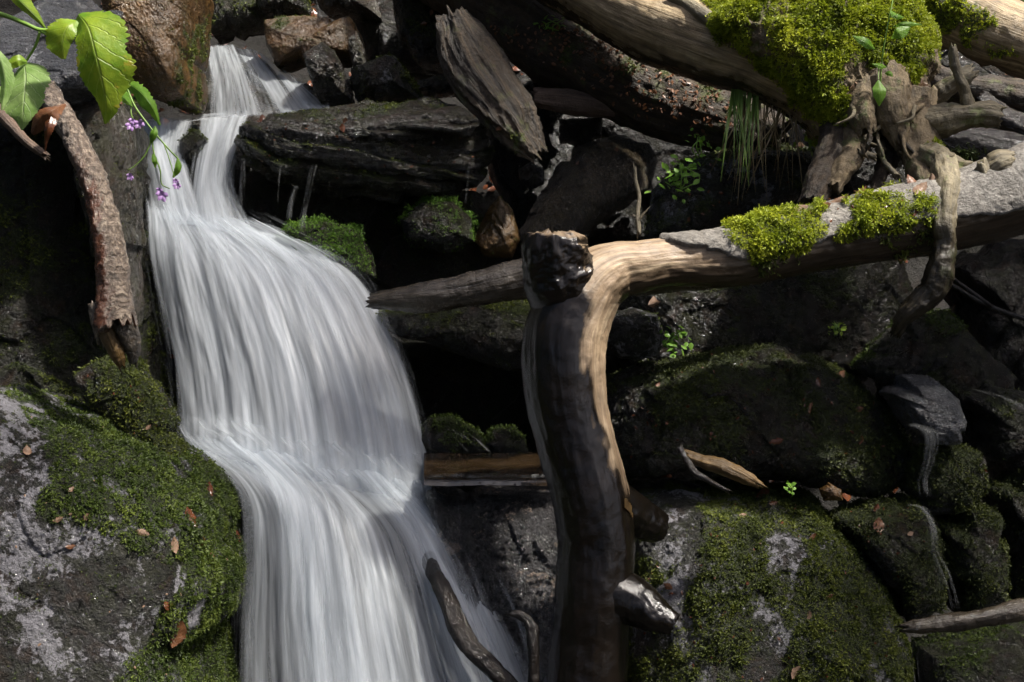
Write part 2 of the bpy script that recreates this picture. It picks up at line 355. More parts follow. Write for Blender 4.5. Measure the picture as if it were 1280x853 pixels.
def rock(key, label, poly, d, th, mat, m=3., amp=.03, freq=3.5, chip=.012, cfreq=9., fine=.006, strata=0., seed=0, lvl=7, lean=0., side=0., moss=None, name="boulder", cat="boulder", facets=0, group=None, flat=.0):
    """closed stone: outline in the photo at distance d, real depth 2*th, corners m, leaning back by lean metres"""
    c, ang, rad = radius_fn(poly)
    S, F = ico(lvl); x, y, z = S[:, 0], S[:, 1], S[:, 2]
    rho = np.hypot(x, y); k = (rho**m + np.abs(z)**m)**(-1/m); rr, zz = rho*k, z*k
    a = np.arctan2(-y, x); r = np.interp(a, ang, rad)
    g = np.random.default_rng(seed+100)
    L = np.stack([rr*np.cos(a), rr*np.sin(a), zz], 1)
    for _ in range(facets):                                   # flat broken faces towards the viewer
        n = g.normal(size=3)*[.8, .8, .4]+[0, 0, .75]; n /= np.linalg.norm(n); hh = g.uniform(.62, .82)
        e = np.maximum(L @ n - hh, 0); L = L - .85*e[:, None]*n
    sc = (d+th*.8)/FPX
    X, Y = L[:, 0]*r*sc, -L[:, 1]*r*sc
    D = th*(1-L[:, 2]) + lean*(Y/(np.max(rad)*sc)) + side*(X/(np.max(rad)*sc))
    base = P(c[0], c[1], d+th*.8) - (th*.8)*FW
    aa = np.arctan2(L[:, 1], L[:, 0])
    for _ in range(3):                                        # true size: the solid's own silhouette agrees with its outline
        V = base + X[:, None]*RT + Y[:, None]*UP + D[:, None]*FW
        px, py = proj(V); pa = np.arctan2(py-c[1], px-c[0]); pr = np.hypot(px-c[0], py-c[1])
        b_ = ((pa+np.pi)/(2*np.pi)*90).astype(int) % 90; mx = np.full(90, 1e-6); np.maximum.at(mx, b_, pr)
        ac = -np.pi + (np.arange(90)+.5)*2*np.pi/90; f_ = np.clip(np.interp(ac, ang, rad)/mx, .6, 1.6); f_ = (np.roll(f_, 1)+2*f_+np.roll(f_, -1))/4
        ff = np.interp(aa, np.concatenate([ac-2*np.pi, ac, ac+2*np.pi]), np.tile(f_, 3)); X = X*ff; Y = Y*ff
    V = base + X[:, None]*RT + Y[:, None]*UP + D[:, None]*FW
    N = normals(V, F)
    off = seed*3.17
    W = V + .05*np.stack([perlin(V*4+off, 1), perlin(V*4+off, 2), perlin(V*4+off, 3)], 1)
    f1, f2, cid = worley(W*cfreq+off, seed)
    h = amp*fbm(V*freq+off, 3, seed) + chip*((cid-.5)*1.2 - np.exp(-((f2-f1)/.07)**2)*.22) + fine*fbm(V*26+off, 4, seed+2, .6, True)
    if strata:
        q = W[:, 2]*1. + .22*W[:, 0]; ly = fbm(np.stack([W[:, 0]*.8, W[:, 1]*.8, q*14], 1)+off, 3, seed+4, .6, True); tq = q*13 + .8*fbm(W*3+off, 3, seed+5); sw = tq - np.floor(tq)
        h = h + strata*(.45*ly + 1.1*sw**.6*(1-sstep(.86, 1., sw)))
    if lvl >= 7: h = h + (.0028 if lvl >= 8 else .0018)*fbm(V*72+off, 3, seed+6, .65, True)
    h = h - h.mean()
    V = V + N*h[:, None]; N = normals(V, F)
    mk = np.zeros(len(V))
    if moss:
        mk = moss_mask(V, N, **moss.get('mask', {}))
        mk = np.maximum(mk, moss.get('floor', .16)*sstep(-.25, .35, fbm(V*13, 4, seed+21, .6)))
    o = mesh_obj(name, V, F, mat, attrs={'moss': mk}); tag(o, label, cat, group)
    SURF[key] = (V, F, N)
    if moss:
        tufts("moss", V, F, mk, moss.get('density', 9000), moss.get('size', .011), M[moss.get('mat', 'm_olive')], o, moss.get('leaves', 4), moss.get('droop', .3), moss.get('lift', .006), seed=seed)
    return o

def tube_geo(pts, nl, na, disp=None, flat=1., cap0='rough', cap1='rough', seed=0, endr=.03, taper_end=False):
    """pts rows (px, py, distance, radius in photo px); returns V, F, UV, ang, arc, N"""
    W = np.array([np.append(P(a, b, d), r*d/FPX) for a, b, d, r in pts])
    C, s = catmull(W, nl); rad = C[:, 3]; C = C[:, :3]
    T = np.gradient(C, axis=0); T /= np.linalg.norm(T, axis=1)[:, None]
    ref = np.array([0, 0, 1.]) if abs(T[0, 2]) < .8 else np.array([1., 0, 0])
    n0 = ref - T[0]*(ref @ T[0]); n0 /= np.linalg.norm(n0); Ns = [n0]
    for i in range(1, nl):
        n = Ns[-1] - T[i]*(Ns[-1] @ T[i]); Ns.append(n/np.linalg.norm(n))
    Ns = np.array(Ns); B = np.cross(T, Ns)
    an = np.linspace(0, 2*np.pi, na, endpoint=False)
    A, I = np.meshgrid(an, np.arange(nl)); A, I = A.ravel(), I.ravel()
    rd = Ns[I]*np.cos(A)[:, None] + B[I]*np.sin(A)[:, None]
    q = np.stack([np.cos(A)*rad[I], np.sin(A)*rad[I], s[I]], 1)
    h = disp(q, A, s[I], rad[I]) if disp else 0
    rr = rad[I] + h
    ax = Ns[I]*(np.cos(A)*rr)[:, None] + B[I]*(np.sin(A)*rr*flat)[:, None]
    V = C[I] + ax
    jit = fbm(np.stack([np.cos(A)*3, np.sin(A)*3, I*0.+seed], 1), 3, seed)*endr*2
    e0 = np.exp(-(I/2.)) if cap0 == 'rough' else 0*A; e1 = np.exp(-((nl-1-I)/2.)) if cap1 == 'rough' else 0*A
    V = V + T[I]*(jit*(e1-e0))[:, None]
    i, j = np.meshgrid(np.arange(nl-1), np.arange(na), indexing='ij'); i, j = i.ravel(), j.ravel(); j2 = (j+1) % na
    F = np.stack([i*na+j, i*na+j2, (i+1)*na+j2, (i+1)*na+j], 1)
    UV = np.stack([A/(2*np.pi)*rad[I].mean()*6.28, s[I]], 1)
    seam = np.minimum(A, 2*np.pi-A)                          # mirrored u: no seam
    UV[:, 0] = seam*rad.mean()
    caps = []
    for e, sg in ((0, -1), (nl-1, 1)):                        # inner ring + centre: a hollowed, splintered end
        ring = np.arange(na)+e*na; cc = V[ring].mean(0)
        b0 = len(V); g = np.random.default_rng(seed+e)
        inner = cc + (V[ring]-cc)*.55 - T[e]*sg*(rad[e]*.25) + T[e]*(g.normal(size=(na, 1))*rad[e]*.16)
        V = np.vstack([V, inner, cc - T[e]*sg*rad[e]*.12]); UV = np.vstack([UV, UV[ring]+.01, UV[ring[:1]]])
        A = np.append(A, np.append(an, 0)); I = np.append(I, np.full(na+1, e))
        k = np.arange(na); k2 = (k+1) % na
        if sg < 0: caps.append(np.stack([ring[k2], ring[k], b0+k, b0+k2], 1)); caps.append(np.stack([b0+k2, b0+k, np.full(na, b0+na), np.full(na, b0+na)], 1)[:, :3])
        else: caps.append(np.stack([ring[k], ring[k2], b0+k2, b0+k], 1)); caps.append(np.stack([b0+k, b0+k2, np.full(na, b0+na)], 1))
    quads = np.vstack([F, caps[0], caps[2]]).astype(np.int32); tris = np.vstack([caps[1], caps[3]]).astype(np.int32)
    Fn = np.vstack([quads[:, [0, 1, 2]], quads[:, [0, 2, 3]], tris])
    N = normals(V, Fn)
    return V, [quads, tris], UV, A, s[np.clip(I, 0, nl-1)], N, Fn
def grain_disp(a1=.006, fa=22, fl=3, a2=.004, lump=.012, lf=5, seed=0, ridge=True):
    def f(q, A, s, r):
        p = q*[fa, fa, fl] + seed*1.7
        return a1*fbm(p, 4, seed, .6, ridge) + a2*fbm(q*40+seed, 3, seed+1) + lump*fbm(q*lf+seed*2.1, 3, seed+2)
    return f
def tube(name, pts, mat, nl=120, na=48, disp=None, parent=None, label=None, cat=None, group=None, wet=None, moss=None, key=None, seed=0, **kw):
    V, F, UV, A, s, N, Fn = tube_geo(pts, nl, na, disp or grain_disp(seed=seed), seed=seed, **kw)
    at = {'wet': wet(V, N) if wet else np.zeros(len(V)), 'moss': moss_mask(V, N, **moss['mask']) if moss else np.zeros(len(V))}
    o = mesh_obj(name, V, F, mat, parent, attrs=at, uv=UV)
    if label: tag(o, label, cat, group)
    if key: SURF[key] = (V, Fn, N)
    if moss:
        tufts("moss", V, Fn, at['moss'], moss.get('density', 9000), moss.get('size', .011), M[moss.get('mat', 'm_olive')], parent or o, moss.get('leaves', 4), moss.get('droop', .15), moss.get('lift', .008), seed=seed)
    return o

def water_mat(name, su, sv, thr, amax, col=(.80, .84, .88)):
    t = NT(name); uv = t.n("UVMap").outputs[0]
    def ns(a, b, d=4, dist=0.): return t.noise(t.n("Mapping", i_Vector=uv, i_Scale=(a, b, 1)).outputs[0], 1.0, d, .6, dist)
    n1, n2, n3 = ns(su, sv, 4, .3), ns(su*4, sv*1.6, 4), ns(su*13, sv*4, 3)
    s = t.math('ADD', t.math('MULTIPLY', n1, .62), t.math('ADD', t.math('MULTIPLY', n2, .28), t.math('MULTIPLY', n3, .09)))
    al = t.mapr(t.math('ADD', s, t.math('MULTIPLY', t.math('SUBTRACT', t.attr("dens"), .5), .55)), thr, thr+.42, .0, amax)
    al = t.math('MULTIPLY', al, t.attr("edge"), clamp=True)
    h = t.math('ADD', n1, t.math('MULTIPLY', n2, .5))
    nrm = t.bump(h, .22, .02)
    a = t.pbsdf(Base_Color=col, Roughness=.35, Normal=nrm, Specular_IOR_Level=.4)
    b = t.n("BsdfTranslucent", i_Color=(*col, 1)).outputs[0]
    sh = t.n("MixShader", i_0=.35, i_1=a, i_2=b).outputs[0]
    tr = t.n("BsdfTransparent").outputs[0]
    return t.done(t.n("MixShader", i_0=al, i_1=tr, i_2=sh).outputs[0])
M['w_base'] = water_mat("falling water", 16, .9, .36, .95, (.78, .83, .87))
M['w_strand'] = water_mat("water strands", 19, 1.1, .46, .92, (.83, .89, .94))
M['w_spray'] = water_mat("water veil", 26, 1.6, .50, .70, (.85, .90, .94))
M['w_trick'] = water_mat("thin falling water", 60, 5., .47, .44, (.88, .90, .90))
t = NT("shallow water"); v = t.obj((1, 2.5, 1))
M['pool'] = t.done(t.pbsdf(Base_Color=t.ramp(t.noise(v, 9, 5, .6), [(.3, (.008, .005, .002)), (.6, (.03, .018, .008)), (.8, (.07, .045, .026))]), Roughness=.06, IOR=1.33, Coat_Weight=1., Coat_Roughness=.03, Normal=t.bump(t.noise(t.obj((1, 5, 1)), 16, 4, .6, 1.), .5, .02)))

def flow(lines, nu, nv, amp=.02, fu=14, fv=1.2, off=0., seed=0, ripple=0., ext=0.):
    """surface through flow lines (px, py, distance), left to right, each from top to bottom"""
    G = np.stack([catmull([P(*p) for p in l], nv)[0] for l in lines], 0)       # lines, nv, 3
    G = np.stack([catmull(G[:, k], nu)[0] for k in range(nv)], 1)              # nu, nv, 3
    if ext:
        e0 = G[0]-G[3]; e0 /= np.linalg.norm(e0, axis=1)[:, None]; e1 = G[-1]-G[-4]; e1 /= np.linalg.norm(e1, axis=1)[:, None]
        w_ = (np.linspace(1, -1, nu)[:, None, None]); G = G + np.maximum(w_-.8, 0)*5*ext*e0[None] + np.maximum(-w_-.8, 0)*5*ext*e1[None]
    du = np.gradient(G, axis=0); dv = np.gradient(G, axis=1)
    N = np.cross(du, dv); N /= np.maximum(np.linalg.norm(N, axis=2), 1e-9)[..., None]
    if (N*(CAM-G)).sum() < 0: N = -N
    width = np.linalg.norm(du, axis=2).sum(0).mean(); length = np.linalg.norm(dv, axis=2).sum(1).mean()
    U, Vv = np.meshgrid(np.linspace(0, width, nu), np.linspace(0, length, nv), indexing='ij')
    q = np.stack([U.ravel()*fu, Vv.ravel()*fv, np.full(U.size, seed*5.3)], 1)
    h = amp*fbm(q, 4, seed, .55).reshape(nu, nv)
    if ripple: h = h + ripple*fbm(np.stack([U.ravel()*6, Vv.ravel()*7, U.ravel()*0+seed], 1), 4, seed+3, .6, True).reshape(nu, nv)
    G = G + N*(h+off)[..., None]
    return G, U, Vv, N
def sheet(name, lines, mat, parent, nu=90, nv=140, amp=.02, off=0., seed=0, dens=.5, eu=(.08, .08), ev=(.06, .02), ripple=0., jag=.5, label=None, cat=None, group=None, ext=0.):
    G, U, Vv, N = flow(lines, nu, nv, amp, off=off, seed=seed, ripple=ripple, ext=ext)
    uu, vv = np.meshgrid(np.linspace(0, 1, nu), np.linspace(0, 1, nv), indexing='ij')
    j = fbm(np.stack([U.ravel()*30, Vv.ravel()*1.5, U.ravel()*0+seed], 1), 3, seed+9).reshape(nu, nv)*jag
    e = sstep(0, eu[0]*(1+j), uu)*sstep(0, eu[1]*(1-j), 1-uu)*sstep(0, ev[0]*(1+j), vv)*sstep(0, ev[1]*(1+j), 1-vv)
    dn = dens(uu, vv) if callable(dens) else np.full(uu.shape, dens)
    i, k = np.meshgrid(np.arange(nu-1), np.arange(nv-1), indexing='ij'); i, k = i.ravel(), k.ravel()
    F = np.stack([i*nv+k, i*nv+k+1, (i+1)*nv+k+1, (i+1)*nv+k], 1).astype(np.int32)
    o = mesh_obj(name, G.reshape(-1, 3), F, mat, parent, attrs={'edge': e.ravel(), 'dens': dn.ravel()}, uv=np.stack([U.ravel()+seed*1.37, Vv.ravel()], 1))
    if label: tag(o, label, cat, group)
    return o
def bed(name, lines, mat, seed=0, off=-.10, ext=.25, amp=.06, nu=150, nv=190, label=None, cat=None):
    """the rock the water runs over: a thick block whose face follows the flow lines"""
    G, U, Vv, N = flow(lines, nu, nv, .0, off=off, seed=seed, ext=ext)
    V = G.reshape(-1, 3); n = N.reshape(-1, 3); f1, f2, cid = worley(V*7+seed, seed)
    V = V + n*(amp*fbm(V*3.5+seed, 3, seed) + .02*((cid-.5) - .25*np.exp(-((f2-f1)/.1)**2)) + .008*fbm(V*26, 4, seed+1, .6, True))[:, None]
    back = V + FW*.55
    i, k = np.meshgrid(np.arange(nu-1), np.arange(nv-1), indexing='ij'); i, k = i.ravel(), k.ravel()
    F = np.stack([i*nv+k, i*nv+k+1, (i+1)*nv+k+1, (i+1)*nv+k], 1); n0 = nu*nv
    rim = np.concatenate([np.arange(nu)*nv, (nu-1)*nv+np.arange(1, nv), (np.arange(nu-2, -1, -1))*nv+nv-1, np.arange(nv-2, 0, -1)])
    r2 = np.roll(rim, -1); F2 = np.stack([rim, r2, r2+n0, rim+n0], 1)
    F = np.vstack([F, F[:, ::-1]+n0, F2]).astype(np.int32); V = np.vstack([V, back])
    o = mesh_obj(name, V, F, mat, attrs={'moss': np.zeros(len(V))})
    return tag(o, label, cat) if label else tag(o, kind="structure")

def ribbon(parts, pts, w0, w1, nseg=10, face=None, rnd=.5, curl=0.):
    """append one narrow blade along world points to parts = [V list, F list, rnd list]"""
    C, s = catmull(np.array(pts), nseg); T = np.gradient(C, axis=0); T /= np.linalg.norm(T, axis=1)[:, None]
    f = np.asarray(face if face is not None else -FW); S = np.cross(T, f); S /= np.maximum(np.linalg.norm(S, axis=1), 1e-9)[:, None]
    wd = np.interp(np.linspace(0, 1, nseg), [0, .3, 1], [w0*.8, w0, w1])[:, None]/2
    nb = sum(len(x) for x in parts[0]); K = np.cross(S, T)*wd*.35
    parts[0].append(np.vstack([C-S*wd, C+K, C+S*wd])); i = np.arange(nseg-1)
    parts[1].append(np.vstack([np.stack([i, i+1, i+1+nseg, i+nseg], 1), np.stack([i+nseg, i+1+nseg, i+1+2*nseg, i+2*nseg], 1)])+nb)
    parts[2].append(np.full(3*nseg, rnd))
def leaf_geo(mid, wl, wr, fold=.25, nt=28, nw=7, serr=0., face=None, droop=0., seed=0, lobes=None):
    """blade along midrib world points; half-widths in metres along it; folded at the rib"""
    C, s = catmull(np.array(mid), nt); T = np.gradient(C, axis=0); T /= np.linalg.norm(T, axis=1)[:, None]
    f = np.asarray(face if face is not None else -FW, float); S = np.cross(T, f); S /= np.linalg.norm(S, axis=1)[:, None]; K = np.cross(S, T)
    tt = np.linspace(0, 1, nt); g = np.random.default_rng(seed)
    a = np.interp(tt, np.linspace(0, 1, len(wl)), wl); b = np.interp(tt, np.linspace(0, 1, len(wr)), wr)
    if serr:
        z = 1 + serr*((np.arange(nt) % 3)/2.-.5) + serr*.5*g.normal(size=nt); a, b = a*z, b*z
    x = np.linspace(-1, 1, 2*nw+1); V = []; UV = []
    for i in range(nt):
        wv = np.where(x < 0, a[i], b[i]); q = np.abs(x)*wv
        wav = .05*np.sin(tt[i]*17+seed)*np.abs(x)*wv
        V.append(C[i] + S[i]*(x*wv)[:, None]*math.cos(fold) + K[i]*(-q*math.sin(fold) + wav - droop*q*q*8)[:, None]*1.0)
        UV.append(np.stack([x, np.full(len(x), tt[i])], 1))
    V = np.vstack(V); UV = np.vstack(UV); m = 2*nw+1
    i, k = np.meshgrid(np.arange(nt-1), np.arange(m-1), indexing='ij'); i, k = i.ravel(), k.ravel()
    F = np.stack([i*m+k, i*m+k+1, (i+1)*m+k+1, (i+1)*m+k], 1).astype(np.int32)
    return V, F, UV
def leaf_mat(name, c1, c2, vein, tr=.45, rough=.4, spots=None):
    t = NT(name); uv = t.n("UVMap").outputs[0]; sp = t.n("SeparateXYZ", i_0=uv)
    ax = t.math('ABSOLUTE', sp.outputs[0])
    rib = t.ramp(ax, [(0., 1.), (.05, 0.)])
    sv = t.math('SINE', t.math('MULTIPLY', t.math('SUBTRACT', sp.outputs[1], t.math('MULTIPLY', ax, .25)), 44.))
    side = t.math('MULTIPLY', t.ramp(sv, [(.93, 0.), (1., 1.)]), .7)
    vn = t.math('MAXIMUM', rib, side)
    col = t.ramp(t.noise(t.obj(), 22, 5, .6), [(.32, c1), (.66, c2)])
    if spots: col = t.mix(t.ramp(t.noise(t.obj(), 38, 4, .6), [(.62, 0.), (.68, 1.)]), col, spots)
    col = t.mix(t.math('MULTIPLY', vn, .55), col, vein)
    nrm = t.bump(t.math('SUBTRACT', t.noise(t.obj(), 60, 4, .6), t.math('MULTIPLY', vn, .8)), .5, .004)
    a = t.pbsdf(Base_Color=col, Roughness=rough, Normal=nrm)
    b = t.n("BsdfTranslucent", i_Color=col).outputs[0]
    return t.done(t.n("MixShader", i_0=tr, i_1=a, i_2=b).outputs[0])
M['leaf'] = leaf_mat("green leaf", (.13, .27, .014), (.32, .42, .030), (.36, .46, .10), tr=.5, spots=(.44, .40, .04))
M['leaf_pale'] = leaf_mat("pale leaf", (.17, .30, .06), (.32, .46, .15), (.48, .56, .32), tr=.5)
M['leaf_young'] = leaf_mat("young leaf", (.10, .24, .015), (.20, .38, .035), (.28, .42, .08))
M['dead'] = leaf_mat("dead leaf", (.07, .025, .010), (.22, .095, .04), (.20, .12, .06), .15, .35)
M['dead_pale'] = leaf_mat("pale dead leaf", (.14, .08, .05), (.28, .18, .115), (.30, .21, .14), .15, .4)
M['dead_dark'] = leaf_mat("wet dead leaf", (.05, .018, .008), (.14, .045, .018), (.12, .05, .03), .1, .2)
t = NT("green stem"); M['stem'] = t.done(t.pbsdf(Base_Color=(.16, .28, .04), Roughness=.45))
t = NT("violet petal"); M['petal'] = t.done(t.pbsdf(Base_Color=t.ramp(t.noise(t.obj(), 90, 3), [(.35, (.30, .14, .42)), (.65, (.55, .36, .62))]), Roughness=.5))
def blade_mat(name, c1, c2):
    t = NT(name); col = t.ramp(t.attr("rnd"), [(0., c1), (1., c2)])
    return t.done(t.n("MixShader", i_0=.35, i_1=t.pbsdf(Base_Color=col, Roughness=.4), i_2=t.n("BsdfTranslucent", i_Color=col).outputs[0]).outputs[0])
M['grass'] = blade_mat("green blade", (.07, .14, .02), (.24, .34, .08))
M['straw'] = blade_mat("dry blade", (.16, .11, .05), (.38, .30, .16))

_bvh = {}
def hit(key, px, py):
    """where the line of sight through a photo pixel meets a finished surface"""
    if key not in _bvh:
        V, F, N = SURF[key]; _bvh[key] = BVHTree.FromPolygons([tuple(v) for v in V], [tuple(int(i) for i in f) for f in F])
    dr = Vector(P(px, py, 1.)-CAM).normalized(); r = _bvh[key].ray_cast(Vector(CAM), dr)
    return (None, None) if r[0] is None else (np.array(r[0]), np.array(r[1]))
def dead_leaf(key, px, py, size, ang, mat, label, lift=.006, curl=.5, wide=.34, group="dead leaves on the stones and logs", seed=0):
    p, n = hit(key, px, py)
    if p is None: return None
    g = np.random.default_rng(seed*7+int(px)*3+int(py)); L = size*3.2/FPX
    if n @ (CAM-p) < 0: n = -n
    n = n*.7 + .5*(CAM-p)/np.linalg.norm(CAM-p) + g.normal(size=3)*.15; n /= np.linalg.norm(n)
    a = RT*math.cos(ang) + UP*math.sin(ang); a -= n*(a @ n); a /= np.linalg.norm(a)
    mid = [p + a*L*(t-.5) + n*(lift + curl*L*.5*(t-.45)**2) for t in np.linspace(0, 1, 6)]
    wv = np.array([.02, .6, 1, .95, .6, .02])*L*wide
    V, F, UV = leaf_geo(mid, wv*g.uniform(.8, 1.1), wv*g.uniform(.8, 1.1), fold=g.uniform(.1, .55), nt=18, nw=3, serr=.12, face=n, seed=int(px))
    o = mesh_obj("dead_leaf", V, F, M[mat], uv=UV); return tag(o, label, "dead leaf", group)

# ================================================================== SETTING
def hill_z(x, y):
    pr = np.interp(y, [-60, -3, 2.6, 4.2, 4.7, 5.2, 5.7, 6.4, 7.6, 12, 60, 160], [-1.2, -.55, -.5, -.45, -.1, .75, 1.45, 1.95, 2.35, 4.2, 16, 18])
    return pr
def axis(bp):
    return np.unique(np.concatenate([np.linspace(a, b, n) for a, b, n in bp]))
gx = axis([(-140, -6, 18), (-6, -3, 16), (-3, 3.4, 150), (3.4, 7, 18), (7, 140, 18)]); gy = axis([(-60, 0, 14), (0, 3.6, 24), (3.6, 8, 110), (8, 20, 40), (20, 160, 24)])
X, Y = np.meshgrid(gx, gy, indexing='ij'); xf, yf = X.ravel(), Y.ravel()
Z = hill_z(xf, yf); nz = fbm(np.stack([xf, yf, Z], 1)*1.7, 5, 4)
Z = Z + nz*np.where((yf > 3.2) & (yf < 9), .13, .2) + .05*fbm(np.stack([xf, yf, Z], 1)*7, 3, 5)
nx_, ny_ = len(gx), len(gy); i, k = np.meshgrid(np.arange(nx_-1), np.arange(ny_-1), indexing='ij'); i, k = i.ravel(), k.ravel()
V = np.stack([xf, yf, Z], 1); F = np.stack([i*ny_+k, (i+1)*ny_+k, (i+1)*ny_+k+1, i*ny_+k+1], 1).astype(np.int32)
o = mesh_obj("hillside", V, F, M['soil'], attrs={'moss': np.zeros(len(V))}, origin=(0, 0, 0)); tag(o, kind="structure")
SURF['hill'] = (V, F, None)

# ---- unseen leaf clusters added above the frame, aimed to shade chosen spots
GAPS = [(735, 320, 3.5, .13), (770, 480, 3.45, .07), (830, 310, 3.55, .14), (910, 290, 3.6, .16), (1000, 280, 3.6, .18), (1100, 260, 3.6, .2), (1200, 240, 3.65, .2), (1060, 50, 4.1, .3), (930, 40, 4.2, .25), (820, 40, 4.3, .2), (110, 80, 2.6, .16), (30, 100, 2.6, .12), (860, 630, 3.6, .08), (270, 610, 3.3, .09), (640, 350, 3.8, .07), (430, 160, 4.4, .10), (735, 240, 4.6, .16), (1150, 510, 3.75, .10), (60, 780, 3.2, .12), (960, 700, 3.6, .08)]
def shade_leaves(spots):
    g = np.random.default_rng(5); Q = []
    for px, py, d, r, n in spots:
        c = P(px, py, d) + np.array(sd)*7.5; k = g.normal(size=(n, 3)); k /= np.linalg.norm(k, axis=1)[:, None]
        c = c + k*(g.random((n, 1))**.45)*r*[1, 1, .6]
        for lx, ly, ld, lr in GAPS:                          # leaves dropped along sun lines to spots meant to be lit
            q = c - P(lx, ly, ld); q = q - (q @ np.array(sd))[:, None]*np.array(sd); c = c[np.linalg.norm(q, axis=1) > lr]
        n = len(c); u = g.normal(size=(n, 3)); u /= np.linalg.norm(u, axis=1)[:, None]; v_ = np.cross(u, g.normal(size=(n, 3))); v_ /= np.linalg.norm(v_, axis=1)[:, None]
        L = g.uniform(.03, .065, (n, 1)); Q.append(np.stack([c-u*L, c+v_*L*.5, c+u*L, c-v_*L*.5], 1).reshape(-1, 3))
    Q = np.vstack(Q); o = mesh_obj("added_shade_leaves", Q, np.arange(len(Q), dtype=np.int32).reshape(-1, 4), M['m_green'], smooth=False, attrs={'rnd': np.repeat(g.random(len(Q)//4), 4)})
    tag(o, kind="stuff")
shade_leaves([(330, 420, 4.1, .75, 900), (430, 740, 3.7, .72, 700), (490, 500, 4.0, .34, 260), (250, 200, 4.5, .4, 240), (330, 100, 5., .4, 220), (60, 300, 3.9, .6, 160), (60, 640, 3.2, .45, 260), (900, 500, 3.9, .48, 420), (1010, 740, 3.6, .5, 330), (1190, 600, 3.8, .5, 420), (1200, 740, 3.6, .45, 320),
        (690, 700, 3.5, .3, 130), (812, 748, 3.40, .16, 170), (610, 100, 4.57, .24, 160), (560, 480, 4., .45, 300), (450, 200, 4.4, .4, 90), (600, 330, 4., .35, 160), (960, 410, 4.1, .4, 520), (620, 100, 4.7, .3, 200), (860, 150, 5.2, .32, 330), (1150, 300, 4.2, .3, 200), (1260, 390, 4.2, .36, 420)])
def forest():  # unseen woods around and above, added to darken reflections and sky light
    g = np.random.default_rng(8); n = 24000; az = g.uniform(0, 2*np.pi, n); h = 10.*g.random(n)**1.1; r = 9.5 + g.normal(size=n)*.9
    keep = fbm(np.stack([np.cos(az)*4, np.sin(az)*4, h*.5], 1), 3, 6) > -.40 + .03*h
    keep &= ~((np.abs(az-R(128)) < R(13)) & (h > .7)) & ~((np.abs(az-R(184)) < R(8)) & (h > 2.5))        # openings shaped to bring sky sheen onto trunk and rock face
    az, h, r = az[keep], h[keep], r[keep]; x, y = r*np.sin(az), 4+r*np.cos(az); c1 = np.stack([x, y, hill_z(x, y) + h], 1)
    m = 5200; a2 = g.uniform(0, 2*np.pi, m); r2 = 10.5*np.sqrt(g.random(m)); c2 = np.stack([r2*np.sin(a2), 4+r2*np.cos(a2), 11.5+g.normal(size=m)*.7 - .02*r2**2], 1)
    c2 = c2[fbm(c2*[.42, .42, .42], 3, 14, .6) > .08]         # crowns overhead with sky between them
    q = c2 - P(640, 426, 3.9); q = q - (q @ np.array(sd))[:, None]*np.array(sd); c2 = c2[np.linalg.norm(q, axis=1) > 2.3]
    c = np.vstack([c1, c2]); n = len(c)
    u = g.normal(size=(n, 3)); u /= np.linalg.norm(u, axis=1)[:, None]; v_ = np.cross(u, g.normal(size=(n, 3))); v_ /= np.linalg.norm(v_, axis=1)[:, None]
    L = g.uniform(.18, .42, (n, 1)); Q = np.stack([c-u*L, c+v_*L*.6, c+u*L, c-v_*L*.6], 1).reshape(-1, 3)
    o = mesh_obj("forest", Q, np.arange(len(Q), dtype=np.int32).reshape(-1, 4), M['far_leaf'], smooth=False)
    tag(o, kind="stuff")
forest()
# ---- flow lines of the waterfall (photo px, distance)
UPC = [[(258, 58, 5.35), (262, 100, 5.1), (262, 150, 4.95)], [(272, 56, 5.35), (288, 95, 5.1), (308, 147, 4.9)],
       [(290, 57, 5.36), (318, 95, 5.12), (352, 145, 4.9)], [(312, 62, 5.36), (348, 100, 5.12), (388, 141, 4.92)], [(334, 72, 5.36), (372, 98, 5.15), (418, 137, 4.94)]]
LEDGE = [[(272, 141, 4.98), (225, 146, 4.90), (182, 150, 4.82), (168, 166, 4.74)], [(290, 142, 4.96), (240, 149, 4.84), (200, 156, 4.76), (178, 176, 4.70)],
         [(312, 143, 4.93), (270, 148, 4.80), (222, 158, 4.70), (192, 186, 4.66)]]
CH1 = [[(168, 150, 4.74), (174, 190, 4.62), (184, 235, 4.5), (186, 285, 4.36)], [(186, 150, 4.72), (194, 190, 4.58), (208, 235, 4.45), (212, 285, 4.33)],
       [(212, 150, 4.70), (214, 190, 4.57), (228, 235, 4.44), (240, 285, 4.32)], [(243, 150, 4.72), (234, 190, 4.60), (245, 240, 4.46), (262, 288, 4.33)]]
CH2 = [[(250, 148, 4.74), (246, 190, 4.60), (240, 235, 4.46), (236, 288, 4.33)], [(272, 146, 4.74), (264, 190, 4.58), (256, 240, 4.43), (262, 290, 4.31)],
       [(296, 144, 4.76), (284, 180, 4.60), (275, 235, 4.45), (288, 292, 4.32)], [(312, 143, 4.80), (298, 180, 4.63), (287, 235, 4.50), (318, 300, 4.36)]]
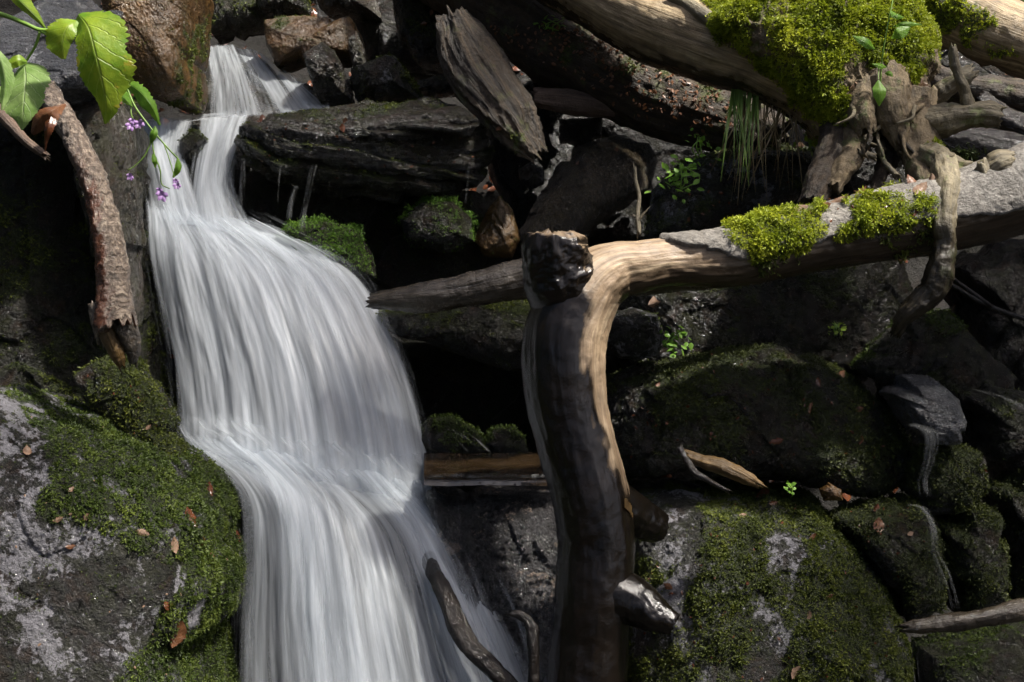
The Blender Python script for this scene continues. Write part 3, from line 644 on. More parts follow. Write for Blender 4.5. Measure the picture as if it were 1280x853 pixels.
MAIN = [[(184, 255, 4.42), (193, 310, 4.27), (210, 400, 4.17), (224, 480, 4.08), (231, 560, 4.0), (236, 592, 3.95)],
        [(206, 262, 4.40), (224, 318, 4.22), (244, 400, 4.11), (254, 480, 4.03), (262, 580, 3.92)],
        [(236, 272, 4.38), (274, 326, 4.18), (300, 400, 4.06), (314, 480, 3.97), (325, 600, 3.86)],
        [(266, 278, 4.38), (330, 335, 4.17), (370, 412, 4.03), (394, 495, 3.94), (415, 625, 3.84)],
        [(292, 281, 4.40), (378, 338, 4.20), (426, 420, 4.04), (456, 515, 3.95), (480, 645, 3.86)],
        [(316, 286, 4.42), (418, 338, 4.24), (468, 420, 4.08), (502, 515, 3.99), (524, 650, 3.90)],
        [(326, 289, 4.46), (434, 338, 4.30), (490, 415, 4.14), (524, 510, 4.05), (552, 640, 3.96)]]
LOW = [[(226, 548, 4.08), (240, 566, 3.96), (278, 594, 3.84), (300, 630, 3.78), (303, 704, 3.72), (298, 780, 3.67), (296, 880, 3.6)],
       [(250, 545, 4.04), (264, 566, 3.93), (312, 602, 3.80), (334, 655, 3.73), (344, 722, 3.67), (350, 790, 3.62), (352, 880, 3.56)],
       [(284, 545, 4.02), (304, 570, 3.92), (360, 622, 3.76), (390, 682, 3.68), (410, 752, 3.61), (420, 805, 3.57), (428, 880, 3.52)],
       [(340, 555, 4.02), (364, 586, 3.90), (420, 640, 3.75), (455, 700, 3.67), (480, 760, 3.61), (495, 812, 3.57), (506, 880, 3.52)],
       [(400, 566, 4.02), (424, 598, 3.91), (480, 648, 3.77), (520, 708, 3.69), (550, 770, 3.63), (566, 822, 3.59), (582, 880, 3.54)],
       [(458, 575, 4.05), (482, 608, 3.93), (532, 656, 3.80), (574, 718, 3.72), (606, 780, 3.65), (630, 832, 3.61), (648, 880, 3.57)],
       [(508, 575, 4.10), (530, 608, 3.98), (562, 654, 3.86), (604, 715, 3.76), (642, 780, 3.68), (668, 832, 3.63), (688, 880, 3.59)]]
b = bed("waterfall_bed", UPC, M['tan'], 1, off=-.035, ext=.10, amp=.05)
b = bed("waterfall_bed", LEDGE, M['dark'], 2, off=-.05, ext=.05, amp=.03, nu=80, nv=80)
b = bed("waterfall_bed", CH1[:]+CH2[2:], M['dark'], 3, off=-.06, ext=.10, amp=.06)
b = bed("waterfall_bed", MAIN, M['grey'], 4, off=-.11, ext=.08, amp=.08)
b = bed("waterfall_bed", LOW, M['grey'], 5, off=-.10, ext=.06, amp=.07)

# ================================================================== WATERFALL
wf = empty("waterfall", P(400, 880, 3.7), "tall silky white waterfall fanning out over the rock steps", "waterfall")
def dn(base, ridges):
    def f(u, v):
        d = np.full(u.shape, base)
        for u0, s0, a0, k in ridges: d = d + a0*np.exp(-((u-u0-k*v)/s0)**2)
        return d
    return f
sheet("upper_cascade", UPC, M['w_strand'], wf, 90, 90, .02, .005, 1, dn(.60, [(.2, .12, .2, .1), (.5, .1, .2, .2), (.8, .1, .15, .1)]), (.03, .06), (.05, .02))
sheet("upper_cascade", UPC, M['w_spray'], wf, 90, 90, .025, .03, 2, .44, (.06, .18), (.10, .02))
sheet("ledge_flow", LEDGE, M['w_base'], wf, 50, 90, .012, .0, 3, .46, (.06, .03), (.02, .02))
sheet("chute", CH1, M['w_base'], wf, 70, 90, .018, .0, 4, dn(.62, [(.45, .3, .25, .0)]), (.10, .16), (.03, .03))
sheet("chute", CH1, M['w_strand'], wf, 70, 90, .022, .03, 5, dn(.45, [(.45, .25, .25, .0)]), (.14, .2), (.06, .03))
sheet("chute", CH2, M['w_base'], wf, 60, 90, .018, .0, 6, .62, (.05, .05), (.02, .03))
sheet("chute", CH2, M['w_strand'], wf, 60, 90, .022, .025, 7, .52, (.08, .08), (.05, .03))
sheet("main_curtain", MAIN, M['w_base'], wf, 150, 190, .022, .0, 8, dn(.76, [(.15, .12, .1, .0), (.5, .2, .1, .0)]), (.02, .035), (.03, .10))
sheet("main_curtain", MAIN, M['w_strand'], wf, 150, 190, .03, .04, 9, lambda u, v: .52+.25*np.exp(-((v-.16)/.14)**2)-.10*v, (.03, .14), (.05, .08))
sheet("main_curtain", MAIN, M['w_spray'], wf, 150, 190, .035, .07, 10, .47, (.04, .14), (.12, .10))
lowd = dn(.34, [(.20, .13, .42, .16), (.78, .09, .42, .04), (.55, .12, .16, .0), (.03, .05, .1, .0)])
sheet("lower_curtain", LOW, M['w_base'], wf, 150, 170, .022, .0, 11, lambda u, v: lowd(u, v)+.17+.25*np.exp(-((v-.1)/.15)**2), (.07, .05), (.14, .01))
sheet("lower_curtain", LOW, M['w_strand'], wf, 150, 170, .03, .04, 12, lambda u, v: lowd(u, v)+.40*np.exp(-((v-.12)/.14)**2), (.09, .08), (.16, .01), jag=1.)
sheet("lower_curtain", LOW, M['w_spray'], wf, 150, 170, .04, .09, 13, lambda u, v: .44+.28*np.exp(-((v-.12)/.14)**2), (.05, .04), (.10, .01), jag=1.)

# ================================================================== STONES
MO = lambda thr=.1, up=.6, mat='m_olive', density=9000, size=.011, freq=5., **k: dict(mask=dict(thr=thr, up=up, freq=freq, **{a: k.pop(a) for a in list(k) if a in ('regions', 'soft', 'base', 'seed')}), mat=mat, density=density, size=size, **k)
# left side
rock('bigleft', "huge mossy grey boulder at the foot of the falls, left edge", [(-120, 500), (20, 486), (100, 498), (170, 524), (235, 558), (278, 592), (300, 632), (309, 700), (300, 770), (302, 960), (-120, 960)],
     3.12, .42, M['lichen_glint'], 3.6, .035, 3, .005, 7, .006, seed=1, lvl=8, lean=.10, side=.10,
     moss=MO(-1, 0, 'm_green', 26000, .0085, 6., base=False, regions=[([(60, 500), (170, 520), (300, 600), (315, 760), (300, 900), (90, 900), (180, 800), (235, 720), (160, 690), (50, 650), (60, 580)], .34), ([(0, 480), (120, 490), (230, 555), (200, 585), (40, 530)], .12)]))
rock('leftwall', "dark wall of mossy rock left of the falls, under the slab", [(-120, 120), (80, 110), (150, 120), (166, 180), (178, 260), (190, 330), (206, 410), (222, 490), (234, 590), (-120, 590)],
     3.86, .35, M['black'], 4, .05, 3, .03, 5, .01, seed=2, lvl=8, lean=.1, moss=MO(.05, .4, 'm_olive', 14000, .009))
rock('slab', "glossy grey wet slab at the top left behind the leaves", [(-60, 40), (20, 18), (70, -12), (118, -6), (136, 30), (150, 100), (146, 118), (96, 132), (60, 140), (-60, 150)],
     3.62, .16, M['slab'], 4, .02, 3, .008, 6, .006, seed=3, lean=.22, facets=2)
rock('slabface', "brown-sided angular rock under the glossy slab", [(84, 132), (146, 112), (158, 150), (170, 200), (178, 262), (182, 330), (174, 400), (150, 420), (118, 330), (96, 230)],
     3.70, .16, M['tan'], 3.4, .02, 4, .01, 7, .008, seed=4, moss=MO(.30, .2, 'm_olive', 8000, .009))
rock('leftfoot', "mossy hump between the broken branch and the big left boulder", [(92, 470), (130, 445), (170, 452), (198, 480), (224, 520), (236, 575), (190, 580), (120, 540)],
     3.55, .14, M['dark'], 2.6, .02, 4, .008, 9, seed=5, moss=MO(-.15, .3, 'm_olive', 16000, .009))
rock('brownb', "large rust-brown boulder leaning over the upper falls", [(80, -170), (124, 0), (142, 60), (158, 104), (188, 124), (222, 141), (246, 146), (260, 132), (264, 60), (260, 0), (250, -170)],
     4.42, .30, M['brown'], 4.2, .02, 3, .006, 4, .004, seed=6, lvl=8, facets=0, moss=MO(-1, 0, 'm_olive', 12000, .010, base=False, regions=[([(228, 40), (275, 20), (275, 150), (236, 140), (215, 125)], .10)]))
rock('behindfall', "dark stone splitting the chute into two streams", [(226, 175), (246, 164), (258, 176), (254, 200), (240, 212), (228, 200)], 4.53, .07, M['dark'], 2.4, .012, 6, .006, 12, lvl=6, seed=7, moss=MO(.1, .3, 'm_olive', 9000, .009))
# top row
rock('top1', "low mossy rock ridge above the cascade, beside the brown boulder", [(250, -10), (300, -30), (345, -10), (350, 20), (332, 44), (300, 52), (268, 50), (256, 30)], 5.30, .16, M['tan'], 2.8, .02, 4, .01, 7, lvl=6, seed=8, moss=MO(.12, .3, 'm_olive', 7000, .012))
rock('top2', "wedge of dark mossy stone at the top edge above the brown block", [(318, 0), (350, -20), (392, -8), (388, 20), (352, 26), (326, 18)], 5.20, .12, M['dark'], 2.6, .02, 5, .01, 8, lvl=6, seed=9, moss=MO(.05, .3, 'm_olive', 7000, .012))
rock('top3', "pale wet stone at the top edge with a trickle beside it", [(384, -30), (440, -30), (470, -10), (482, 30), (452, 30), (410, 22), (392, 4)], 5.42, .14, M['tan'], 2.6, .02, 5, .01, 8, lvl=6, seed=10)
rock('block', "squarish brown block set behind the tilted slab", [(328, 24), (350, 20), (440, 22), (456, 52), (458, 80), (420, 92), (380, 88), (346, 86), (334, 60)], 5.05, .16, M['brown'], 5, .012, 4, .006, 6, lvl=7, seed=11, facets=1, moss=MO(.3, .35, 'm_olive', 8000, .011))
rock('wedge', "pale upright stone wedge between the block and the mossy stone", [(436, 50), (446, 36), (458, 72), (462, 92), (440, 94)], 4.98, .07, M['tan'], 4, .008, 6, .005, 9, lvl=6, seed=12)
rock('tilt', "tilted grey-green slab standing at the right edge of the cascade", [(378, 68), (404, 54), (418, 66), (440, 108), (444, 130), (404, 136), (392, 112)], 4.86, .11, M['strata'], 4.5, .01, 5, .005, 9, lvl=7, seed=13, facets=2, moss=MO(.40, .2, 'm_olive', 8000, .010))
rock('mossblock', "mossy block with a pale slanted edge right of the tilted slab", [(438, 84), (484, 70), (494, 72), (524, 110), (530, 126), (480, 132), (446, 128), (438, 108)], 4.84, .13, M['grey'], 3.6, .012, 5, .006, 8, lvl=7, seed=14, facets=2, moss=MO(.02, .1, 'm_olive', 12000, .010))
rock('bigtop', "big dark boulder specked with moss below the crossing logs", [(484, -20), (520, -30), (560, -10), (580, 30), (590, 80), (570, 100), (530, 92), (500, 50)], 5.10, .22, M['dark'], 2.6, .02, 4, .008, 8, seed=15, moss=MO(.02, .4, 'm_olive', 10000, .010))
rock('behindtop', "flat dark stone between the mossy block and the splintered stump", [(520, 100), (560, 92), (588, 100), (580, 118), (540, 124), (516, 118)], 4.95, .10, M['dark'], 2.6, .01, 6, .01, 9, lvl=6, seed=16)
rock('farblack', "black boulder deep in the gap above the mossy block", [(430, 10), (500, -10), (560, 60), (560, 110), (470, 100)], 5.55, .2, M['black'], 2.6, .03, 4, .02, 6, lvl=6, seed=17)
# ledge
rock('ledge', "wide layered wet ledge dripping with water right of the chute", [(296, 162), (322, 142), (380, 140), (420, 134), (470, 128), (520, 124), (570, 130), (602, 150), (614, 190), (600, 232), (560, 252), (500, 254), (440, 248), (390, 236), (340, 224), (306, 205), (298, 185)],
     4.36, .26, M['strata'], 2.8, .03, 4, .014, 7, .009, .034, seed=18, lvl=8, lean=.12, side=.05, moss=MO(.22, .35, 'm_olive', 9000, .008))
rock('ledgetop', "lumpy wet stone lying along the back of the layered ledge", [(395, 168), (430, 150), (500, 138), (575, 132), (600, 150), (590, 172), (520, 178), (460, 188), (415, 192)], 4.33, .12, M['strata'], 2.6, .015, 5, .008, 9, .008, .014, seed=19, lvl=7, lean=.05)
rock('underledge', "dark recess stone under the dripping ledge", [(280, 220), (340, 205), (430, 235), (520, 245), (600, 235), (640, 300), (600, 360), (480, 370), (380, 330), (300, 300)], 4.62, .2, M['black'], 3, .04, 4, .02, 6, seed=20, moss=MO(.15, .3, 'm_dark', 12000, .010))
rock('bright1', "low rock hump wrapped in bright green moss under the ledge drips", [(340, 300), (362, 282), (410, 276), (452, 290), (466, 318), (470, 348), (440, 350), (400, 330), (352, 318)], 4.30, .12, M['dark'], 2.4, .02, 5, .01, 9, seed=21, moss=MO(-.02, .3, 'm_green_lifted', 30000, .0085, lift=.02))
rock('bright2', "small mossy hump beneath the right half of the ledge", [(500, 276), (530, 252), (566, 252), (590, 274), (594, 302), (560, 318), (512, 308)], 4.42, .11, M['dark'], 2.4, .02, 5, .01, 9, seed=22, moss=MO(.02, .3, 'm_green_lifted', 26000, .0095, lift=.02))
rock('tri', "pointed brown stone between the ledge and the wet boulder", [(592, 300), (606, 268), (624, 244), (640, 262), (650, 300), (640, 322), (604, 320)], 4.52, .10, M['brown'], 2.8, .01, 6, .006, 9, lvl=6, seed=23, facets=1, moss=MO(.35, .3, 'm_olive', 9000, .010))
rock('round', "small round grey stone in the dark gap under the splintered stump", [(648, 212), (664, 202), (680, 212), (680, 230), (664, 238), (650, 228)], 4.72, .05, M['grey'], 2.2, .006, 6, .003, 12, lvl=6, seed=24)
rock('glint', "sloping brown boulder glinting with trickling water", [(640, 300), (690, 222), (722, 180), (770, 170), (812, 178), (824, 200), (810, 240), (780, 262), (742, 284), (704, 318), (660, 322)], 4.55, .20, M['glint'], 2.8, .02, 4, .006, 9, .008, seed=25, lvl=8, lean=.12, facets=1)
rock('gapstone', "dark flat stone wedged under the broken plank", [(700, 150), (752, 146), (752, 172), (724, 184), (700, 178)], 4.80, .07, M['black'], 4, .01, 6, .005, 9, lvl=6, seed=26)
rock('greenstone', "small pale green stone beneath the rotten log", [(660, 84), (676, 70), (694, 76), (712, 96), (724, 116), (690, 118), (666, 104)], 4.98, .08, M['tan'], 2.8, .008, 6, .004, 9, lvl=6, seed=27, moss=MO(.25, .3, 'm_olive', 6000, .010))
rock('grassrock', "dark rock with a pale corner under the hanging grass", [(806, 300), (820, 238), (850, 206), (900, 184), (960, 176), (1010, 182), (1036, 206), (1030, 250), (960, 268), (880, 290), (830, 312)], 4.28, .22, M['grey'], 3.2, .025, 4, .012, 7, seed=28, lvl=8, lean=.1, facets=1, moss=MO(.12, .35, 'm_dark', 10000, .010))
rock('backgap', "black rock backing that darkens the gap behind the wet boulder", [(600, 120), (700, 70), (830, 60), (920, 110), (1000, 150), (1060, 260), (1000, 320), (800, 330), (640, 330)], 5.05, .25, M['black'], 3, .04, 4, .02, 6, seed=29)  # black backing, stretched upward to cover the pale slope and keep the gap dark
rock('stumpgap', "added black backing that darkens the hollow under the uprooted stump", [(1010, 130), (1100, 110), (1200, 140), (1220, 220), (1180, 270), (1060, 280), (1010, 230)], 4.45, .16, M['black'], 3, .03, 4, .02, 6, seed=50)  # black backing put in to make the hollow read as deep shade
# middle band behind the fallen tree
rock('midleft', "overhanging mossy rock shelf under the wet log", [(462, 388), (520, 376), (600, 372), (680, 372), (760, 380), (780, 420), (720, 452), (640, 462), (580, 440), (520, 425), (480, 420)], 4.02, .22, M['dark'], 3, .03, 4, .012, 7, seed=30, moss=MO(.0, .35, 'm_olive', 10000, .010))
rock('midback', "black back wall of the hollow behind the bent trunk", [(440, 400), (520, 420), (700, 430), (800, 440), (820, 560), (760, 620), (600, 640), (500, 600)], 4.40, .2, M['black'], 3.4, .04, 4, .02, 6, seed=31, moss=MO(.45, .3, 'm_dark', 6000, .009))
rock('wallback', "broad dark wet rock face behind and below the fallen tree", [(740, 350), (820, 340), (900, 335), (1000, 330), (1120, 320), (1150, 380), (1120, 460), (1050, 490), (900, 480), (780, 470)], 4.12, .28, M['dark'], 3.4, .05, 4, .022, 6, .01, seed=32, lvl=8, lean=.05, moss=MO(.22, .35, 'm_dark', 11000, .009))
rock('sparkle', "small glittering wet stone right of the bent trunk", [(752, 392), (790, 384), (822, 392), (832, 420), (820, 446), (776, 446), (752, 432)], 3.94, .09, M['lichen_glint'], 2.6, .012, 6, .008, 12, seed=33, moss=MO(.25, .4, 'm_green', 9000, .011))
rock('midbig', "long dark boulder with a mossy crest in the middle right", [(750, 470), (800, 448), (880, 436), (960, 434), (1020, 446), (1060, 470), (1100, 500), (1132, 540), (1138, 590), (1100, 622), (1040, 616), (960, 600), (860, 590), (780, 600), (748, 570)],
     3.80, .30, M['dark'], 2.9, .035, 3, .015, 7, .010, seed=34, lvl=8, lean=.12, moss=MO(.02, .35, 'm_dark', 15000, .009, regions=[([(1040, 540), (1140, 520), (1150, 630), (1060, 630)], .15)]))
# lower right
rock('face', "flat wet rock face with a thin film of water left of the bent trunk", [(530, 606), (600, 607), (680, 607), (750, 607), (772, 640), (768, 960), (600, 960), (560, 760)], 3.67, .26, M['film'], 9, .02, 3, .006, 8, .014, seed=35, lvl=8, lean=.14)
rock('bigright', "massive mossy boulder filling the lower right, pale patches on top", [(770, 640), (786, 604), (830, 592), (880, 600), (960, 606), (1010, 622), (1050, 660), (1090, 710), (1120, 760), (1144, 820), (1150, 960), (760, 960)],
     3.56, .42, M['lichen_glint'], 3.0, .035, 3, .010, 7, .007, seed=36, lvl=8, lean=.22, side=-.06,
     moss=MO(-.30, .1, 'm_olive', 26000, .0085, 5., regions=[([(780, 590), (870, 585), (880, 640), (850, 700), (790, 690)], -.45), ([(930, 680), (990, 660), (1010, 760), (960, 853), (930, 853)], -.25), ([(860, 600), (960, 600), (980, 640), (900, 660)], .25)]))
rock('r_back', "dark rock at the right edge below the fallen tree, beside the spray", [(1180, 330), (1240, 300), (1340, 300), (1340, 520), (1260, 520), (1200, 460)], 4.25, .22, M['black'], 3, .04, 4, .02, 6, seed=37)
rock('r_fill', "added dark filler stone between the rippled grey slab and the black rock at the edge", [(1080, 430), (1190, 400), (1270, 470), (1240, 570), (1120, 560)], 4.0, .14, M['dark'], 3, .03, 4, .02, 6, seed=51, moss=MO(.1, .3, 'm_dark', 9000, .009))  # filler added to cover the lit slope behind with a dark tone
rock('r_moss1', "rounded mossy stone the hanging root rests on", [(1064, 458), (1090, 424), (1130, 396), (1180, 384), (1208, 408), (1196, 440), (1150, 470), (1100, 484)], 3.86, .15, M['dark'], 2.6, .02, 4, .01, 8, seed=38, moss=MO(.08, .3, 'm_green', 10000, .010))
rock('r_grey', "rippled silver-grey wet slab among the right-hand stones", [(1098, 488), (1128, 468), (1164, 472), (1196, 498), (1208, 530), (1196, 556), (1156, 556), (1118, 520)], 3.70, .13, M['slab'], 2.8, .010, 5, .003, 9, .007, seed=39, lean=.05)
rock('r_dark1', "dark stone at the right edge with a pale sheet of water on top", [(1190, 492), (1230, 478), (1330, 500), (1340, 600), (1260, 610), (1210, 560)], 3.86, .18, M['black'], 3, .02, 4, .01, 8, seed=40, moss=MO(.3, .4, 'm_dark', 8000, .010))
rock('r_moss2', "dark mossy stone between the two thin trickles on the right", [(1128, 560), (1180, 552), (1226, 566), (1238, 610), (1210, 640), (1150, 640), (1126, 610)], 3.74, .15, M['dark'], 2.6, .02, 4, .01, 8, seed=41, moss=MO(-.15, .3, 'm_dark', 15000, .009))
rock('r_low1', "mossy stone right of the massive boulder, beneath the crest", [(1028, 640), (1080, 622), (1140, 622), (1172, 650), (1186, 720), (1180, 765), (1130, 780), (1086, 720)], 3.66, .20, M['dark'], 2.8, .025, 4, .01, 8, seed=42, moss=MO(-.2, .3, 'm_dark', 16000, .009))
rock('r_low2', "dark mossy stone between the right trickle and the right edge", [(1156, 650), (1200, 622), (1250, 640), (1262, 700), (1258, 770), (1200, 775), (1176, 720)], 3.72, .16, M['dark'], 2.8, .025, 4, .01, 8, seed=43, moss=MO(-.15, .3, 'm_dark', 15000, .009))
rock('r_edge', "black stone cut by the right edge above the wet bottom log", [(1226, 600), (1270, 570), (1350, 590), (1350, 780), (1250, 780), (1240, 680)], 3.78, .16, M['dark'], 2.8, .025, 4, .015, 8, seed=44, moss=MO(.0, .3, 'm_dark', 11000, .009))
rock('r_bottom', "mossy stone in the bottom right corner under the wet log", [(1136, 800), (1180, 784), (1350, 770), (1350, 960), (1130, 960)], 3.50, .18, M['black'], 3, .02, 4, .01, 8, seed=45, moss=MO(.15, .3, 'm_green', 11000, .010))
rock('poolmoss1', "low rounded mossy stone beside the falls at the hollow", [(516, 548), (536, 520), (566, 518), (594, 540), (612, 562), (560, 570), (524, 568)], 3.98, .08, M['dark'], 2.4, .012, 6, .006, 10, lvl=6, seed=46, moss=MO(.0, .4, 'm_green', 13000, .010))
rock('poolmoss2', "small mossy stone at the back of the pool beside the trunk", [(604, 556), (618, 536), (640, 532), (656, 548), (658, 566), (620, 568)], 4.02, .06, M['dark'], 2.4, .012, 6, .006, 10, lvl=6, seed=47, moss=MO(-.1, .4, 'm_green', 14000, .010))
rock('brownpebble', "small brown stone in the crack above the massive boulder", [(1024, 612), (1036, 604), (1052, 612), (1054, 626), (1030, 626)], 3.74, .035, M['brown'], 2.5, .004, 8, .002, 14, lvl=5, seed=48)
rock('topright', "slate block half hidden behind the roots on the right", [(1150, 80), (1180, 60), (1240, 90), (1300, 110), (1300, 190), (1220, 200), (1170, 160)], 4.55, .2, M['black'], 3, .03, 4, .015, 6, seed=49)

# pool behind the trunk: wet shelf with a lit lip
def slab_water(name, px0, px1, yfar, ynear, dfar, dnear, mat, label, cat, seed=0):
    n, m = 80, 40; u, v = np.meshgrid(np.linspace(0, 1, n), np.linspace(0, 1, m), indexing='ij'); u, v = u.ravel(), v.ravel()
    X = px0+(px1-px0)*u; Yp = yfar+(ynear-yfar)*v; D = dfar+(dnear-dfar)*v
    V = CAM + D[:, None]*(FW + ((X-640)/FPX)[:, None]*RT - ((Yp-426.5)/FPX)[:, None]*UP)
    V[:, 2] += .006*fbm(V*[9, 14, 9], 4, seed) - .012*np.maximum(v-.95, 0)*20*v
    i, k = np.meshgrid(np.arange(n-1), np.arange(m-1), indexing='ij'); i, k = i.ravel(), k.ravel()
    F = np.stack([i*m+k, i*m+k+1, (i+1)*m+k+1, (i+1)*m+k], 1).astype(np.int32)
    o = mesh_obj(name, V, F, mat); return tag(o, label, cat, kind="structure")
slab_water("water", 530, 700, 566, 602, 3.98, 3.73, M['pool'], None, None, 3)
SP = [[(534, 601, 3.70), (538, 608, 3.665), (548, 720, 3.61), (556, 860, 3.56)], [(600, 602, 3.70), (602, 609, 3.665), (610, 730, 3.60), (626, 860, 3.54)], [(690, 602, 3.70), (692, 609, 3.665), (698, 730, 3.60), (700, 860, 3.54)]]
sheet("water_lip", SP, M['w_trick'], None, 110, 140, .010, .012, 21, lambda u, v: .34+.55*np.exp(-(v/.035)**2), (.05, .05), (.015, .1), label="thin clear film of water spilling over the pool lip left of the trunk", cat="water film")

# ================================================================== WOOD
def group_root(pts_key, label, cat, name, group=None):
    return empty(name, pts_key, label, cat, group)
# ---- the fallen tree with its bent bare trunk
ft = empty("fallen_tree", P(737, 930, 3.45), "bent bare driftwood trunk rising from below and running right as the mossy bark-covered fallen tree", "fallen tree")
TR = [(1460, 178, 3.80, 60), (1370, 208, 3.75, 55), (1280, 240, 3.70, 50), (1180, 272, 3.67, 44), (1080, 289, 3.66, 40), (1000, 304, 3.65, 38), (910, 322, 3.62, 33), (840, 326, 3.60, 29), (800, 332, 3.57, 31), (766, 338, 3.555, 37), (733, 362, 3.525, 46), (709, 412, 3.50, 50), (705, 455, 3.49, 50), (710, 510, 3.48, 48),
      (723, 565, 3.465, 47), (737, 620, 3.455, 47), (744, 680, 3.45, 45), (740, 745, 3.44, 46), (738, 800, 3.44, 47), (735, 860, 3.44, 49), (730, 980, 3.44, 52)]
def trunk_wet_shade(V, N):
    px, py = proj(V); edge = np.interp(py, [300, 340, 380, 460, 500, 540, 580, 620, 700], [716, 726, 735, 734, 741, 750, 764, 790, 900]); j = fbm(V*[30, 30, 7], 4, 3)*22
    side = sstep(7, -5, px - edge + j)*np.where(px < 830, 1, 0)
    under = sstep(.25, -.35, N[:, 2]+.5*fbm(V*6, 3, 8))*.85*np.where(px > 760, 1., 0)*np.where(py < 380, 1., 0)  # underside shade of the lying part, painted in as wet wood
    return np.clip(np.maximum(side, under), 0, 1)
trunk_disp = lambda q, A, s, r: .005*fbm(q*[22, 22, 2.2], 4, 31, .6, True) + .014*fbm(q*[5, 5, 3], 3, 32) + .003*fbm(q*34, 3, 33)
tube("trunk", TR, M['driftwood'], 420, 110, trunk_disp, ft, wet=trunk_wet_shade, seed=31, key='trunk')
# knot at the bend
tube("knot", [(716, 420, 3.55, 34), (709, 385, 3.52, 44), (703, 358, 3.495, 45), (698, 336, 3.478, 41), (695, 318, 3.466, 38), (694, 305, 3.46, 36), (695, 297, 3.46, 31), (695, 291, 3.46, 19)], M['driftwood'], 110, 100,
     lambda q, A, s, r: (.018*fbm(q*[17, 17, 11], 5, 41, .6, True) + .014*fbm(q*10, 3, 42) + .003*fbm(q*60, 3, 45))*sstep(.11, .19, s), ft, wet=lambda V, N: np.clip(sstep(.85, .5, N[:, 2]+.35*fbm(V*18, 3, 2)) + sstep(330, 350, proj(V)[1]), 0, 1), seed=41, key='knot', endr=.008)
stub_disp = lambda q, A, s, r: (.008*fbm(q*[20, 20, 6], 4, 34, .6, True) + .012*fbm(q*7, 3, 35) + .003*fbm(q*45, 3, 36))*sstep(0., .10, s)
# branch stubs
tube("branch_stub", [(762, 742, 3.43, 40), (790, 752, 3.40, 30), (814, 766, 3.37, 22), (832, 776, 3.355, 15), (842, 781, 3.35, 11)], M['stubw'], 90, 60, stub_disp, ft, wet=lambda V, N: .97+.03*fbm(V*14, 3, 4), seed=43, endr=.008)
tube("branch_stub", [(760, 626, 3.50, 34), (786, 640, 3.53, 26), (808, 652, 3.56, 22), (824, 660, 3.58, 17)], M['stubw'], 80, 60, stub_disp, ft, wet=lambda V, N: .97+.03*fbm(V*14, 3, 4), seed=44, endr=.008)
# torn light patch where the bark broke away
def patch(name, key, poly, mat, parent, lift=.004, seed=0, step=1.5):
    xs = np.arange(min(p[0] for p in poly), max(p[0] for p in poly)+step, step); ys = np.arange(min(p[1] for p in poly), max(p[1] for p in poly)+step, step)
    idx = {}; V = []; 
    for a_, x in enumerate(xs):
        for b_, y in enumerate(ys):
            if in_poly(np.array([x]), np.array([y]), poly)[0]:
                p, n = hit(key, x, y)
                if p is not None: idx[a_, b_] = len(V); V.append(p - FW*lift)
    F = [(idx[a, b], idx[a, b+1], idx[a+1, b+1], idx[a+1, b]) for (a, b) in idx if (a, b+1) in idx and (a+1, b+1) in idx and (a+1, b) in idx]
    if F:
        V = np.array(V); return mesh_obj(name, V, np.array(F, np.int32), mat, parent, attrs={'wet': np.zeros(len(V)), 'moss': np.zeros(len(V))}, uv=V[:, [0, 2]])
patch("torn_patch", 'trunk', [(781, 618), (788, 628), (797, 646), (790, 649), (786, 640), (779, 634)], M['gold'], ft, .006)
# bark shell on the upper side of the lying part
V, F, UV, A, s, N, Fn = tube_geo(TR, 420, 110, trunk_disp, seed=31)
px, py = proj(V)
low = np.interp(px, [800, 860, 925, 960, 1040, 1150, 1290, 1480], [289, 304, 326, 322, 300, 282, 262, 215]) + fbm(V*13, 4, 51)*9
bm_ = (py < low) & (px > 806) & (N @ UP > -.45) | ((N @ UP > .2) & (px > 815) & (py < low+6) )
fk = bm_[F[0]].all(1); Fk = F[0][fk]; used = np.unique(Fk); mp = -np.ones(len(V), int); mp[used] = np.arange(len(used))
cnt = np.bincount(Fk.ravel(), minlength=len(V)); border = (cnt[used] < 4)
hb = .012 + .005*fbm(V[used]*[16, 16, 16], 4, 52, .65, True) + .004*fbm(V[used]*45, 3, 53)
hb = np.where(border, -.004, hb)
Vb = V[used] + N[used]*hb[:, None]; Fb = mp[Fk].astype(np.int32); Nb = normals(Vb, Fb)
mkb = moss_mask(Vb, Nb, base=False, regions=[([(905, 262), (960, 255), (1030, 262), (1035, 290), (1000, 318), (975, 340), (945, 330), (920, 310)], .34), ([(1062, 245), (1120, 238), (1166, 246), (1170, 300), (1120, 312), (1080, 290)], .30), ([(1030, 285), (1070, 270), (1100, 290), (1060, 300)], .1)])
mesh_obj("bark", Vb, Fb, M['bark'], ft, attrs={'wet': np.zeros(len(Vb)), 'moss': mkb}, uv=UV[used]); SURF['bark'] = (Vb, Fb, Nb)
tufts("moss", Vb, Fb, mkb, 62000, .0098, M['m_bright'], ft, 4, .35, .018, seed=52)
tufts("moss", V, Fn, moss_mask(V, N, base=False, regions=[([(925, 300), (1000, 300), (985, 335), (950, 338)], .3), ([(1085, 280), (1175, 270), (1170, 312), (1110, 320)], .25)]), 18000, .014, M['m_olive'], ft, 4, .5, .012, seed=53)
tube("bark_flake", [(968, 306, 3.60, 9), (962, 322, 3.59, 10), (956, 336, 3.60, 8), (954, 346, 3.61, 4)], M['stumpw'], 30, 20, grain_disp(.003, 60, 8, .002, .004, 20, 5), ft, flat=.5, seed=5)

